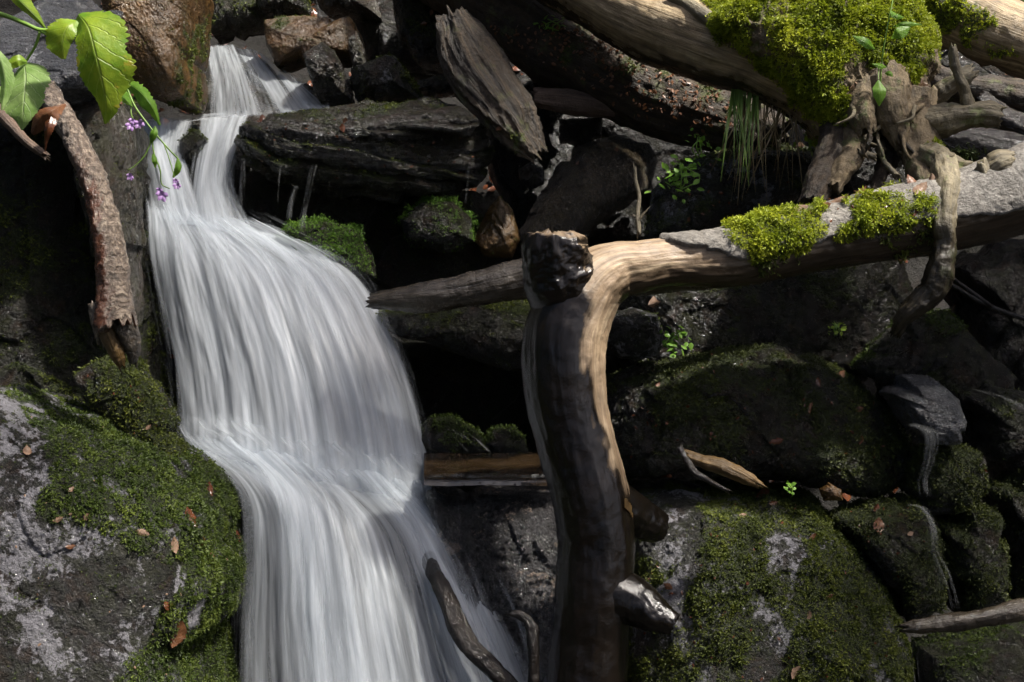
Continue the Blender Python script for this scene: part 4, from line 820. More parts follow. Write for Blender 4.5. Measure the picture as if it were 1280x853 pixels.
# ---- wet log behind the trunk, its blunt end by the falls
wl = tube("wet_log", [(464, 377, 3.84, 9), (490, 375, 3.82, 13), (530, 372, 3.80, 17), (590, 362, 3.79, 20), (650, 350, 3.79, 24), (720, 344, 3.80, 26), (800, 344, 3.84, 24), (900, 340, 3.88, 20), (960, 336, 3.9, 15)], M['wetlog'], 200, 64,
          grain_disp(.006, 26, 3, .004, .014, 6, 61), label="wet shiny log pointing left behind the bent trunk, its end beside the falls", cat="log", seed=61, key='wetlog', endr=.02,
          moss=dict(mask=dict(base=False, regions=[([(625, 330), (645, 328), (640, 345), (628, 345)], .0)]), mat='m_olive', density=9000))
# ---- upper rotten mossy log
rl = tube("rotten_log", [(470, -85, 5.15, 46), (560, -38, 5.02, 46), (640, 14, 4.92, 48), (700, 58, 4.84, 48), (760, 92, 4.78, 47), (830, 128, 4.72, 44), (900, 150, 4.66, 40), (980, 176, 4.6, 36)], M['darklog'], 220, 72,
     grain_disp(.014, 20, 3, .007, .03, 4, 62), label="dark rotten log strewn with moss and litter, running under the pale log", cat="log", seed=62, key='rotten',
     moss=dict(mask=dict(thr=.25, up=.5, freq=6), mat='m_olive', density=9000, size=.012))
# ---- splintered stump standing between the ledge and the gap
tube("splintered_wood", [(566, 20, 4.62, 13), (580, 56, 4.60, 25), (600, 92, 4.57, 30), (622, 124, 4.53, 28), (640, 150, 4.50, 24), (657, 174, 4.48, 15), (672, 193, 4.47, 6)], M['decay'], 180, 110,
     lambda q, A, s, r: .036*fbm(q*[17, 17, 1.7], 4, 63, .55, True) + .02*fbm(q*[7, 7, 4], 3, 64) + .004*fbm(q*60, 3, 65), label="splintered decaying chunk of wood leaning on the ledge, pointed end down", cat="dead wood", seed=63, endr=.035, key='splinter',
     moss=dict(mask=dict(base=False, regions=[([(598, 90), (625, 90), (650, 160), (640, 170), (610, 130)], .0), ([(630, 150), (655, 165), (655, 185), (640, 180)], .2)]), mat='m_olive', density=12000, size=.009), flat=.6)
# ---- broken plank
tube("broken_branch", [(668, 122, 4.70, 11), (700, 126, 4.70, 14), (740, 131, 4.72, 14), (790, 136, 4.76, 12), (840, 142, 4.8, 10)], M['plank'], 90, 40, grain_disp(.006, 40, 5, .003, .01, 9, 66), label="short reddish broken piece of wood lying under the rotten log", cat="dead wood", seed=66, flat=.8)
# ---- pale log of the uprooted stump
us = empty("uprooted_stump", P(1110, 250, 4.0), "moss-topped uprooted stump with its pale bare log and splayed roots on the fallen tree", "stump")
PL = [(560, -120, 4.75, 40), (640, -74, 4.66, 43), (715, -30, 4.56, 45), (785, 12, 4.46, 47), (850, 40, 4.38, 49), (914, 62, 4.30, 49), (970, 82, 4.23, 48), (1020, 112, 4.17, 46), (1060, 150, 4.12, 44)]
pl_m = dict(mask=dict(base=False, regions=[([(872, -40), (1100, -60), (1100, 180), (1035, 190), (1010, 150), (990, 120), (955, 95), (940, 65), (905, 35), (875, 12)], .42)]), mat='m_bright', density=62000, size=.0088, lift=.015, droop=.25)
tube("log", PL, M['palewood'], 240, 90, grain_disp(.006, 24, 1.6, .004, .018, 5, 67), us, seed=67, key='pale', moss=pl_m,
     wet=lambda V, N: sstep(-.25, -.75, N[:, 2]+.35*fbm(V*[8, 8, 8], 3, 3))*.9)  # shade below the log put into its colour through the wet mask
def stump_body():
    poly = [(896, 22), (935, -6), (990, -30), (1080, -40), (1135, -10), (1166, 40), (1168, 84), (1150, 104), (1160, 140), (1150, 168), (1120, 176), (1080, 172), (1056, 186), (1034, 182), (1022, 150), (990, 112), (950, 76)]
    c, ang, rad = radius_fn(poly); S, F = ico(8); x, y, z = S.T; m = 2.8
    rho = np.hypot(x, y); k = (rho**m+np.abs(z)**m)**(-1/m); rr, zz = rho*k, z*k; a = np.arctan2(-y, x); r = np.interp(a, ang, rad); sc = 4.12/FPX
    Xl, Yl = rr*np.cos(a)*r*sc, -rr*np.sin(a)*r*sc
    V = P(c[0], c[1], 4.12) + Xl[:, None]*RT + Yl[:, None]*UP + (.19*(1-zz) - .14 + .18*Yl)[:, None]*FW
    N = normals(V, F); V = V + N*(.035*fbm(V*7, 3, 71) + .022*fbm(V*[22, 22, 8], 4, 72, .6, True) + .006*fbm(V*50, 3, 73))[:, None]; N = normals(V, F)
    mk = moss_mask(V, N, base=False, regions=[([(860, 20), (930, -60), (1150, -60), (1172, 40), (1150, 95), (1085, 88), (1070, 62), (1050, 80), (1062, 150), (1040, 190), (1010, 150), (940, 80)], .42), ([(1060, 130), (1092, 135), (1088, 170), (1060, 172)], .2)])
    mesh_obj("stump_body", V, F, M['stumpw'], us, attrs={'moss': mk, 'wet': np.zeros(len(V))}, uv=np.stack([V[:, 0]+V[:, 1], V[:, 2]], 1)); SURF['stump'] = (V, F, N)
    tufts("moss", V, F, mk, 66000, .0095, M['m_bright'], us, 4, .25, .016, seed=74)
stump_body()
rd = lambda sd_, a=.010: grain_disp(a, 34, 4, min(.006, a*.6), min(.016, a*1.3), 11, sd_)
def root(pts, sd_, nl=70, na=36, mat='rootw', wet=None, moss=None, name="root", **kw):
    return tube(name, pts, M[mat], nl, na, rd(sd_), us, seed=sd_, wet=wet, moss=moss, **kw)
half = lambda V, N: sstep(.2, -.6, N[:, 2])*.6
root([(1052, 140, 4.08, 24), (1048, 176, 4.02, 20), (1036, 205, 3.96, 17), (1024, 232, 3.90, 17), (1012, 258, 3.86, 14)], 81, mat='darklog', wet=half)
root([(1064, 160, 4.02, 22), (1066, 190, 3.95, 16), (1052, 214, 3.90, 11), (1042, 236, 3.86, 8)], 82, mat='stumpw')
root([(1120, 150, 4.06, 14), (1112, 186, 4.0, 10), (1100, 222, 3.94, 8), (1094, 240, 3.9, 6)], 83, mat='darklog')
root([(1138, 130, 4.04, 32), (1146, 168, 3.97, 26), (1152, 200, 3.90, 20), (1158, 232, 3.82, 18), (1160, 262, 3.76, 14)], 84, mat='stumpw', moss=dict(mask=dict(base=False, regions=[([(1160, 178), (1185, 185), (1182, 205), (1164, 202)], .5), ([(1110, 130), (1130, 150), (1130, 180), (1110, 160)], .1)]), mat='m_bright', density=16000, size=.014))
root([(1108, 96, 4.0, 26), (1112, 130, 3.95, 22), (1122, 164, 3.93, 14), (1126, 184, 3.9, 6)], 85, mat='stumpw')
root([(1080, 110, 4.0, 18), (1078, 140, 3.95, 15), (1084, 168, 3.93, 9)], 185, mat='stumpw')
root([(1148, 158, 3.98, 22), (1180, 150, 3.94, 19), (1212, 144, 3.91, 15), (1236, 143, 3.9, 14), (1250, 146, 3.9, 11)], 86)
root([(1150, 136, 4.05, 12), (1176, 118, 4.02, 11), (1198, 102, 4.0, 10), (1214, 90, 4.0, 8)], 87)
root([(1212, 142, 3.90, 6), (1208, 118, 3.90, 5), (1198, 96, 3.9, 5), (1192, 76, 3.9, 4), (1190, 60, 3.9, 3)], 88, 40, 16)
root([(1160, 196, 3.86, 16), (1186, 206, 3.78, 13), (1212, 214, 3.70, 11), (1236, 212, 3.64, 14), (1252, 204, 3.62, 15), (1264, 202, 3.62, 9)], 90)
root([(1226, 208, 3.62, 8), (1234, 224, 3.61, 7), (1240, 240, 3.61, 4)], 91, 30, 20)
root([(1178, 205, 3.72, 14), (1184, 240, 3.60, 15), (1180, 278, 3.56, 12), (1182, 305, 3.56, 11), (1176, 334, 3.56, 13), (1168, 362, 3.57, 14), (1148, 380, 3.58, 12), (1130, 398, 3.60, 9), (1120, 416, 3.63, 5)], 92, 120, 40, wet=lambda V, N: sstep(250, 320, proj(V)[1])*.8, moss=None)
root([(1100, 178, 3.98, 3), (1104, 200, 3.9, 2), (1122, 222, 3.86, 2)], 93, 30, 10)
root([(1070, 190, 3.9, 2.5), (1096, 196, 3.9, 2)], 94, 20, 10)
g_ = np.random.default_rng(9)
for k in range(16):                                           # thin rootlets
    x, y = g_.uniform(1060, 1165), g_.uniform(120, 178); a = g_.uniform(.6, 2.6); L = g_.uniform(22, 60); d0 = 3.98+g_.uniform(-.06, .04)
    tube("rootlet", [(x, y, d0, g_.uniform(1.6, 4)), (x+math.cos(a)*L*.3+g_.normal()*3, y+math.sin(a)*L*.35, d0-.05, 2.2), (x+math.cos(a)*L*.6+g_.normal()*6, y+math.sin(a)*L*.7, d0-.07, 1.7), (x+math.cos(a)*L+g_.normal()*8, y+math.sin(a)*L, d0-.06, .8)], M[('rootw', 'stumpw', 'decay')[k % 3]], 30, 10, rd(200+k, .002), us, seed=200+k)
# ---- stick on the pale log
tube("dead_branch", [(838, -4, 4.28, 7), (856, 4, 4.26, 8), (878, 18, 4.22, 9), (896, 30, 4.20, 10), (914, 38, 4.19, 8)], M['rootw'], 60, 24, rd(95, .003), label="curved stick lying on the pale log next to the moss", cat="stick", seed=95)
tube("dead_branch", [(1000, -8, 4.2, 5), (1030, 6, 4.17, 6), (1058, 20, 4.15, 5)], M['wettwig'], 40, 20, rd(96, .003), label="dark twig lying across the moss at the top of the stump", cat="twig", seed=96)
# ---- top right log
tube("mossy_log", [(1090, -34, 4.95, 50), (1150, -8, 4.9, 50), (1210, 26, 4.85, 48), (1270, 50, 4.82, 44), (1340, 70, 4.8, 42), (1420, 100, 4.8, 42)], M['palewood'], 160, 72, grain_disp(.008, 18, 3, .006, .02, 5, 97), label="thick mossy log in the top right corner behind the stump", cat="log", seed=97, key='trlog',
     moss=dict(mask=dict(base=False, regions=[([(1140, -20), (1190, -10), (1212, 20), (1196, 40), (1160, 30)], .35), ([(1210, 12), (1240, 18), (1240, 36), (1216, 60), (1205, 40)], .3), ([(1230, 50), (1290, 60), (1290, 75), (1240, 70)], .1)]), mat='m_bright', density=14000, size=.015))
tube("rotten_log", [(1150, 100, 4.7, 20), (1200, 110, 4.6, 20), (1250, 118, 4.55, 20), (1340, 128, 4.5, 20)], M['darklog'], 90, 40, rd(98, .01), label="black rotten log behind the roots below the mossy top-right log", cat="log", seed=98)
tube("wet_plank", [(1170, 170, 4.35, 22), (1220, 184, 4.30, 24), (1290, 200, 4.25, 26), (1360, 215, 4.25, 26)], M['wettwig'], 90, 48, grain_disp(.01, 30, 3, .004, .01, 6, 99), label="glossy black wet log between the roots and the fallen tree", cat="log", seed=99, flat=.6, key='wetplank',
     moss=dict(mask=dict(base=False, regions=[([(1184, 176), (1232, 184), (1230, 202), (1190, 196)], .4)]), mat='m_green', density=12000, size=.014))
tube("rotten_log", [(1225, 128, 4.4, 12), (1260, 150, 4.34, 14), (1310, 172, 4.3, 15), (1360, 190, 4.3, 15)], M['wettwig'], 70, 32, rd(100, .006), label="dark wet log at the right edge with a thin mossy rim", cat="log", seed=100)
# ---- left broken branch
lb = empty("broken_branch", P(148, 460, 3.4), "speckled broken branch hanging down at the left with a hollow splintered end", "branch")
tube("branch", [(58, 112, 3.50, 11), (74, 140, 3.46, 13), (98, 182, 3.42, 14), (122, 240, 3.38, 15), (136, 300, 3.36, 17), (141, 350, 3.35, 19), (143, 388, 3.34, 23), (146, 410, 3.33, 25)], M['branch'], 170, 60, grain_disp(.006, 40, 30, .004, .008, 12, 101), lb, seed=101, wet=lambda V, N: np.clip(sstep(.25, -.3, N[:, 0]+.5*fbm(V*12, 3, 1))*sstep(150, 260, proj(V)[1]), 0, .9))
tube("splinter", [(128, 398, 3.33, 9), (136, 420, 3.33, 9), (146, 442, 3.34, 8), (152, 458, 3.35, 3)], M['gold'], 40, 24, grain_disp(.005, 60, 6, .003, .006, 20, 102), lb, seed=102)
tube("splinter", [(152, 398, 3.33, 12), (160, 416, 3.34, 12), (166, 436, 3.36, 9), (166, 452, 3.37, 3)], M['char'], 40, 24, grain_disp(.005, 60, 6, .003, .006, 20, 103), lb, seed=103)
tube("splinter", [(120, 380, 3.34, 8), (122, 405, 3.34, 7), (126, 430, 3.35, 3)], M['branch'], 40, 24, grain_disp(.005, 60, 6, .003, .006, 20, 104), lb, seed=104)
# ---- sticks in and beside the water
tube("wet_branch", [(505, 655, 3.88, 6), (530, 690, 3.78, 8), (546, 722, 3.62, 9), (560, 752, 3.56, 10), (572, 782, 3.52, 12), (590, 812, 3.49, 11), (618, 838, 3.46, 9), (650, 868, 3.44, 9)], M['wettwig'], 120, 40, rd(105, .006), label="black wet branch slanting out of the lower falls", cat="branch", seed=105)
tb = empty("wet_twig", P(665, 870, 3.40), "thin hooked brown stick standing between the falls and the bent trunk", "stick")
tube("twig", [(666, 900, 3.40, 7), (667, 850, 3.40, 7), (667, 810, 3.40, 7), (664, 782, 3.41, 8)], M['wettwig'], 50, 20, rd(106, .003), tb, seed=106)
tube("hook", [(668, 790, 3.41, 6), (660, 776, 3.41, 6), (650, 769, 3.41, 5), (640, 767, 3.41, 3)], M['wettwig'], 30, 20, rd(107, .003), tb, seed=107)
tube("split_branch", [(856, 568, 3.60, 4), (876, 576, 3.58, 7), (904, 584, 3.56, 9), (930, 596, 3.54, 8), (948, 607, 3.54, 4)], M['gold'], 60, 28, grain_disp(.004, 60, 6, .003, .006, 20, 108), label="yellowish split piece of wood lying on the massive boulder", cat="dead wood", seed=108)
tube("dark_twig", [(850, 560, 3.57, 3), (866, 588, 3.55, 4), (884, 600, 3.54, 3), (910, 614, 3.53, 2)], M['wettwig'], 40, 16, rd(109, .002), label="black forked twig under the yellow split wood", cat="twig", seed=109)
tube("wet_bottom_log", [(1128, 786, 3.44, 3), (1150, 783, 3.43, 8), (1190, 778, 3.42, 9), (1240, 770, 3.40, 11), (1330, 752, 3.38, 12)], M['wetlog'], 90, 40, grain_disp(.006, 26, 3, .004, .014, 6, 110), label="low wet log in the bottom right corner with a trickle over its end", cat="log", seed=110) .name = "wet_log"
tube("hanging_twig", [(1180, 350, 3.95, 2), (1230, 380, 3.9, 2.5), (1290, 402, 3.86, 3)], M['wettwig'], 40, 12, rd(111, .002), label="thin straight twig in front of the black rock at the right edge", cat="twig", seed=111)
tube("hanging_twig", [(1185, 344, 3.98, 2), (1215, 366, 3.93, 2.5), (1240, 384, 3.88, 2)], M['wettwig'], 40, 12, rd(112, .002), label="shorter thin twig beside the hanging root", cat="twig", seed=112)
st = empty("bare_twig", P(799, 288, 3.7), "upright bare grey twig rising above the fallen tree", "twig")
tube("stem", [(799, 292, 3.66, 2.6), (797, 268, 3.68, 2.4), (799, 246, 3.7, 2.2), (795, 228, 3.71, 2), (794, 212, 3.72, 1.6)], M['rootw'], 40, 12, rd(113, .0015), st, seed=113)
tube("side_twig", [(798, 276, 3.67, 1.6), (804, 268, 3.67, 1.3), (808, 264, 3.67, .8)], M['rootw'], 16, 10, rd(114, .001), st, seed=114)
tube("side_twig", [(797, 272, 3.68, 1.6), (792, 270, 3.68, 1.0)], M['rootw'], 12, 10, rd(115, .001), st, seed=115)
tube("left_stick", [(-20, 118, 3.0, 7), (8, 150, 2.98, 6), (32, 176, 2.96, 5), (56, 194, 2.94, 3)], M['plank'], 50, 20, rd(116, .003), label="thin broken stick poking in at the left edge under the leaves", cat="stick", seed=116).name = "broken_stick"

# ================================================================== SMALL FALLS
def trick(label, *parts, **kw):
    e = None
    for k, pts in enumerate(parts):
        if e is None: e = empty("water_trickle", P(*pts[-1][:3]), label, "trickle", kw.get('group'))
        L = [[(x-w_, y, d) for x, y, d, w_ in pts], [(x, y, d-.012) for x, y, d, w_ in pts], [(x+w_, y, d) for x, y, d, w_ in pts]]
        sheet("strand", L, M['w_trick'], e, 24, 80, .012, .0, 30+k+len(label), kw.get('dens', .54), (.25, .25), (.04, .10), jag=.8)
GT = "thin drips falling from the layered ledge"
trick("white drip nearest the chute, falling from the layered ledge", [(304, 200, 4.36, 4), (302, 235, 4.35, 5), (300, 272, 4.35, 6)], group=GT)
trick("widest slanting drip in the middle of the ledge underside", [(394, 205, 4.34, 5), (387, 235, 4.32, 5), (381, 262, 4.32, 5), (377, 290, 4.31, 6)], group=GT)
trick("short pale drip left of the widest slanting drip", [(370, 232, 4.34, 4), (364, 252, 4.33, 4), (361, 275, 4.33, 4)], group=GT)
trick("hair-thin drip under the ledge, right of the widest drip", [(412, 226, 4.33, 1.4), (411, 255, 4.33, 1.3), (410, 282, 4.33, 1.2)], group=GT, dens=.42)
trick("hair-thin drip under the ledge above the bright mossy hump", [(444, 258, 4.32, 1.3), (443, 275, 4.32, 1.3), (442, 290, 4.32, 1.2)], group=GT, dens=.42)
trick("hair-thin drip between the chute-side drip and the short pale drip", [(351, 196, 4.34, 1.6), (348, 228, 4.33, 1.5), (346, 256, 4.33, 1.3)], group=GT, dens=.42)
trick("hair-thin drip under the right end of the ledge", [(586, 204, 4.33, 1.3), (584, 230, 4.33, 1.2), (582, 256, 4.33, 1.)], group=GT, dens=.42)
trick("small cascade over the two mossy stones on the right", [(1136, 530, 3.70, 7), (1160, 542, 3.66, 15), (1160, 575, 3.66, 11), (1154, 600, 3.67, 8), (1156, 622, 3.67, 10)],
      [(1128, 632, 3.64, 10), (1150, 636, 3.60, 9), (1164, 660, 3.56, 7), (1166, 690, 3.53, 8), (1176, 715, 3.52, 12), (1186, 740, 3.51, 10), (1190, 764, 3.50, 12)])
trick("thin trickle near the right edge between dark mossy stones", [(1228, 612, 3.70, 6), (1222, 632, 3.67, 8), (1228, 665, 3.66, 6), (1244, 710, 3.64, 6), (1258, 756, 3.62, 5)], dens=.42)
trick("thin trickle running down the crack on the massive boulder", [(1026, 630, 3.62, 8), (1048, 648, 3.60, 10), (1066, 668, 3.58, 8), (1088, 698, 3.58, 6), (1110, 740, 3.58, 4)], dens=.24)
trick("trickle dropping from the end of the low wet log, bottom right", [(1152, 776, 3.41, 10), (1146, 790, 3.40, 10), (1142, 820, 3.42, 7), (1146, 880, 3.42, 9)], dens=.42)
trick("pale sheet of water sliding over the dark stone at the right edge", [(1216, 486, 3.80, 4), (1244, 494, 3.78, 10), (1270, 506, 3.76, 12), (1320, 530, 3.74, 16)])
trick("fine veil of spray falling at the right edge under the fallen tree", [(1262, 320, 3.95, 30), (1258, 380, 3.94, 36), (1254, 440, 3.93, 40), (1252, 500, 3.92, 40)], dens=.24)
trick("thin stream between two stones at the top edge", [(392, -14, 5.2, 3), (398, 8, 5.15, 4), (402, 24, 5.1, 5)], dens=.42)
trick("small clear rill under the low mossy stone beside the falls", [(566, 536, 3.90, 14), (580, 548, 3.86, 20), (598, 566, 3.84, 22)], dens=.40)

# ================================================================== PLANTS
def stem_tube(pts, r, parent, mat='stem', name="stem", seed=0):
    V, F, UV, A, s, N, Fn = tube_geo([(a, b, d, r*k) for (a, b, d), k in zip(pts, np.linspace(1, .7, len(pts)))], 40, 10, None, seed=seed, cap0='x', cap1='x')
    return mesh_obj(name, V, F, M[mat], parent, uv=UV)
def leaf(parent, mid, wl, wr, mat='leaf', fold=.3, serr=.12, face=None, seed=0, name="leaf", nt=46, nw=7, droop=0.):
    """mid: (px, py, distance); widths in photo px"""
    W = [P(*m_) for m_ in mid]; sc = mid[len(mid)//2][2]/FPX
    V, F, UV = leaf_geo(W, np.array(wl)*sc, np.array(wr)*sc, fold, nt, nw, serr, face, droop, seed)
    return mesh_obj(name, V, F, M[mat], parent, uv=UV)
lp = empty("leafy_plant", P(-40, 60, 2.62), "large bright green lobed leaves hanging on a stem at the top left corner", "plant")
stem_tube([(-60, 6, 2.66), (0, 18, 2.62), (30, 29, 2.60), (52, 38, 2.60), (78, 36, 2.59), (96, 28, 2.58)], 3.2, lp, seed=1)
stem_tube([(50, 38, 2.60), (64, 46, 2.60), (76, 53, 2.61)], 2.4, lp, seed=2)
stem_tube([(50, 40, 2.60), (44, 58, 2.61), (32, 78, 2.62)], 2.0, lp, seed=3)
# big folded leaf: two halves of one blade drooping from its stalk
leaf(lp, [(98, 18, 2.58), (110, 34, 2.55), (118, 62, 2.54), (126, 96, 2.55), (132, 130, 2.57), (131, 155, 2.59)], [6, 26, 44, 46, 36, 46, 40, 22, 14, 2], [10, 20, 24, 26, 30, 30, 28, 16, 9, 1], 'leaf', .35, .08, seed=11, nt=70)
leaf(lp, [(96, 26, 2.57), (84, 34, 2.55), (78, 52, 2.55), (80, 74, 2.56)], [3, 12, 14, 9, 2], [3, 20, 26, 24, 4], 'leaf', .25, .10, seed=12)
leaf(lp, [(30, 78, 2.62), (32, 98, 2.60), (30, 124, 2.59), (28, 148, 2.59), (27, 163, 2.60)], [3, 24, 30, 24, 24, 18, 9, 1], [3, 14, 40, 46, 38, 38, 30, 24, 10, 1], 'leaf_pale', .22, .10, seed=13, nt=60)
leaf(lp, [(34, 78, 2.615), (22, 76, 2.60), (10, 82, 2.60), (6, 88, 2.60)], [2, 6, 8, 6, 1], [2, 8, 8, 5, 1], 'leaf', .3, .08, seed=14)
leaf(lp, [(6, -18, 2.60), (24, 0, 2.59), (42, 18, 2.59), (57, 36, 2.60)], [3, 9, 10, 6, 1], [3, 8, 8, 5, 1], 'leaf', .35, .08, seed=15)
leaf(lp, [(-8, 60, 2.5), (2, 80, 2.5), (6, 105, 2.5), (2, 138, 2.5)], [3, 10, 12, 8, 1], [3, 8, 8, 6, 1], 'leaf_pale', .5, .08, seed=16)
# curled dead leaf under the plant
dl = empty("dead_leaf", P(60, 190, 2.9), "large curled brown leaf hanging over the top of the broken left branch", "dead leaf")
leaf(dl, [(82, 130, 2.94), (64, 138, 2.90), (50, 148, 2.90), (40, 168, 2.92)], [2, 10, 16, 14, 3], [2, 6, 10, 12, 4], 'dead', .5, .14, seed=21, name="blade")
leaf(dl, [(66, 140, 2.91), (60, 158, 2.89), (57, 176, 2.90), (56, 190, 2.91)], [2, 9, 7, 3, 1], [2, 8, 6, 3, 1], 'dead_dark', .6, .10, seed=22, name="curled_edge")
# flowering plant over the chute
fp = empty("flowering_plant", P(165, 95, 3.0), "slender flowering plant with small violet blossoms hanging in front of the chute", "plant")
stem_tube([(158, 108, 3.00), (168, 132, 2.98), (182, 152, 2.97), (198, 172, 2.97), (214, 190, 2.98), (224, 200, 2.99)], 1.3, fp, seed=31)
stem_tube([(190, 165, 2.97), (192, 190, 2.97), (200, 212, 2.97), (202, 230, 2.98), (212, 236, 2.98)], 1.0, fp, seed=32)
stem_tube([(190, 176, 2.97), (180, 196, 2.97), (168, 208, 2.97), (160, 213, 2.97)], .9, fp, seed=33)
stem_tube([(205, 180, 2.97), (212, 200, 2.97), (218, 222, 2.97)], .8, fp, seed=34)
stem_tube([(164, 128, 2.99), (164, 142, 2.98), (168, 152, 2.98)], .9, fp, seed=35)
leaf(fp, [(154, 102, 3.0), (172, 112, 2.98), (188, 130, 2.97), (200, 157, 2.98)], [2, 8, 9, 7, 4, 1], [2, 8, 12, 10, 7, 1], 'leaf_young', .35, .20, seed=36)
leaf(fp, [(156, 104, 3.0), (152, 116, 2.99), (160, 128, 2.98), (166, 134, 2.98)], [2, 7, 8, 5, 1], [2, 6, 7, 4, 1], 'leaf_young', .3, .22, seed=37)
leaf(fp, [(172, 124, 2.99), (182, 132, 2.98), (188, 142, 2.98)], [2, 7, 6, 1], [2, 6, 5, 1], 'leaf_young', .3, .2, seed=38)
leaf(fp, [(146, 106, 3.0), (150, 102, 3.0), (156, 104, 3.0)], [1, 5, 1], [1, 6, 1], 'leaf_young', .3, .2, seed=39)
leaf(fp, [(194, 158, 2.97), (192, 168, 2.96), (188, 180, 2.97)], [1, 5, 4, 1], [1, 6, 5, 1], 'leaf_young', .3, .2, seed=40)
leaf(fp, [(222, 198, 2.98), (222, 210, 2.97), (216, 222, 2.98)], [1, 4.5, 4.5, 1], [1, 4.5, 4, 1], 'leaf_young', .25, 0, seed=41)
leaf(fp, [(191, 192, 2.97), (193, 202, 2.96), (194, 210, 2.97)], [1, 3.5, 3.2, .6], [1, 3.5, 3.2, .6], 'leaf_young', .25, 0, seed=42)
def blossom(px, py, d, r, seed):
    g = np.random.default_rng(seed); Vs, Fs, n0 = [], [], 0; c = P(px, py, d)
    for k in range(5):
        a = k*1.257+g.uniform(-.3, .3); dr = RT*math.cos(a) + UP*(math.sin(a)*.9-.25) - FW*.5; dr /= np.linalg.norm(dr); L = r*d/FPX*g.uniform(.8, 1.25)
        V, F, UV = leaf_geo([c, c+dr*L*.5-FW*L*.15, c+dr*L+UP*-.15*L], np.array([.15, .42, .38, .1])*L, np.array([.15, .42, .38, .1])*L, .4, 8, 2, .1, None, 0, k)
        Vs.append(V); Fs.append(F+n0); n0 += len(V)
    mesh_obj("blossom", np.vstack(Vs), np.vstack(Fs), M['petal'], fp)
for k, (x, y, r) in enumerate([(164, 157, 6), (174, 155, 7), (166, 151, 5), (163, 221, 6), (203, 244, 9), (199, 238, 5), (222, 232, 6), (220, 226, 4)]): blossom(x, y, 2.97, r, k)
# grass tussock hanging under the pale log
def tussock(name, label, specs, cat="grass tuft"):
    e = empty(name, specs[0][1][0], label, cat); gp, dp = [[], [], []], [[], [], []]
    for dry, pts, w in specs: ribbon(dp if dry else gp, pts, w, w*.15, 14, face=-FW + .8*RT*rng.uniform(-1, 1), rnd=rng.random())
    for p_, nm, mt in ((gp, "green_blades", 'grass'), (dp, "dry_blades", 'straw')):
        if p_[0]: mesh_obj(nm, np.vstack(p_[0]), np.vstack(p_[1]).astype(np.int32), M[mt], e, attrs={'rnd': np.concatenate(p_[2])})["kind"] = "stuff"
sp_ = []
for k in range(22):
    x0 = 918+rng.uniform(-4, 30); x1 = x0 + rng.uniform(-16, 14); L = rng.uniform(50, 120)
    sp_.append((False, [P(x0, 112, 4.25), P(x0+(x1-x0)*.3, 120+L*.25, 4.12), P(x0+(x1-x0)*.7, 120+L*.65, 4.08), P(x1, 118+L, 4.10)], .010*rng.uniform(.6, 1.4)))
for k in range(46):
    x0 = 925+rng.uniform(0, 75); x1 = x0+rng.uniform(-50, 22); L = rng.uniform(50, 140)
    sp_.append((True, [P(x0, 120, 4.24), P(x0+(x1-x0)*.2, 128+L*.25, 4.14), P(x0+(x1-x0)*.6, 125+L*.6, 4.12), P(x1, 120+L, 4.16)], .0055*rng.uniform(.6, 1.4)))
tussock("grass_tuft", "tuft of long green and dry grass hanging under the pale log", sp_)
def upright(name, label, cx, cy, d, n, spread, h, dryp=.2, w=.006):
    sp = []
    for k in range(n):
        x = cx + rng.normal()*spread; hh = h*rng.uniform(.5, 1.2); ln = rng.normal()*h*.4; dd = d+rng.normal()*.06
        sp.append((rng.random() < dryp, [P(x, cy, dd), P(x+ln*.2, cy-hh*.5, dd-.02), P(x+ln*.7, cy-hh*.9, dd-.05), P(x+ln*1.2, cy-hh*.95+abs(ln)*.25, dd-.08)], w*rng.uniform(.6, 1.5)))
    tussock(name, label, sp)
upright("grass_tuft", "green grass growing at the top edge behind the mossy stump", 990, 14, 4.45, 40, 26, 40)
upright("grass_tuft", "bright green grass in the very top right corner", 1262, 38, 5.3, 160, 34, 50, .05, .008)
# little leafy plants (bittercress-like sprigs)
def sprig(label, cx, cy, d, n, sx, sy, lsz, mat='leaf_young', name="leafy_sprig", seed=0):
    g = np.random.default_rng(seed+300); e = empty(name, P(cx, cy+sy, d), label, "plant"); Vs, Fs, Us, n0 = [], [], [], 0
    for k in range(n):
        x, y = cx+g.normal()*sx*.5, cy+g.normal()*sy*.5; dd = d+g.normal()*.03; a = g.uniform(0, 6.28); L = lsz*g.uniform(.6, 1.3)
        p0 = P(x, y, dd); dr = RT*math.cos(a)+UP*math.sin(a)*.7-FW*g.uniform(-.2, .6); dr /= np.linalg.norm(dr)
        nrm = UP*.8-FW*.6+g.normal(size=3)*.35; L = L*d/FPX; w_ = np.array([.08, .34, .36, .22, .03])*L
        V, F, UV = leaf_geo([p0, p0+dr*L*.5+UP*L*.06, p0+dr*L-UP*L*.08], w_, w_, .2, 8, 2, .15, nrm, 0, k)
        Vs.append(V); Fs.append(F+n0); Us.append(UV); n0 += len(V)
    mesh_obj("leaves", np.vstack(Vs), np.vstack(Fs), M[mat], e, uv=np.vstack(Us))["kind"] = "stuff"
    for k in range(3): stem_tube([(cx+g.normal()*sx*.15, cy+sy*.9, d+.02), (cx+g.normal()*sx*.3, cy+sy*.2, d), (cx+g.normal()*sx*.5, cy-sy*.6, d)], .9, e, seed=k)
sprig("fresh green sprig growing on the dark rock under the rotten log", 850, 218, 4.2, 60, 30, 24, 9, seed=1)
sprig("small fern-like sprig above the fresh green one, under the log", 876, 182, 4.3, 26, 18, 18, 7, seed=2)
sprig("green sprig on the glittering stone right of the bent trunk", 842, 426, 3.9, 40, 20, 18, 8, 'leaf_young', seed=3)
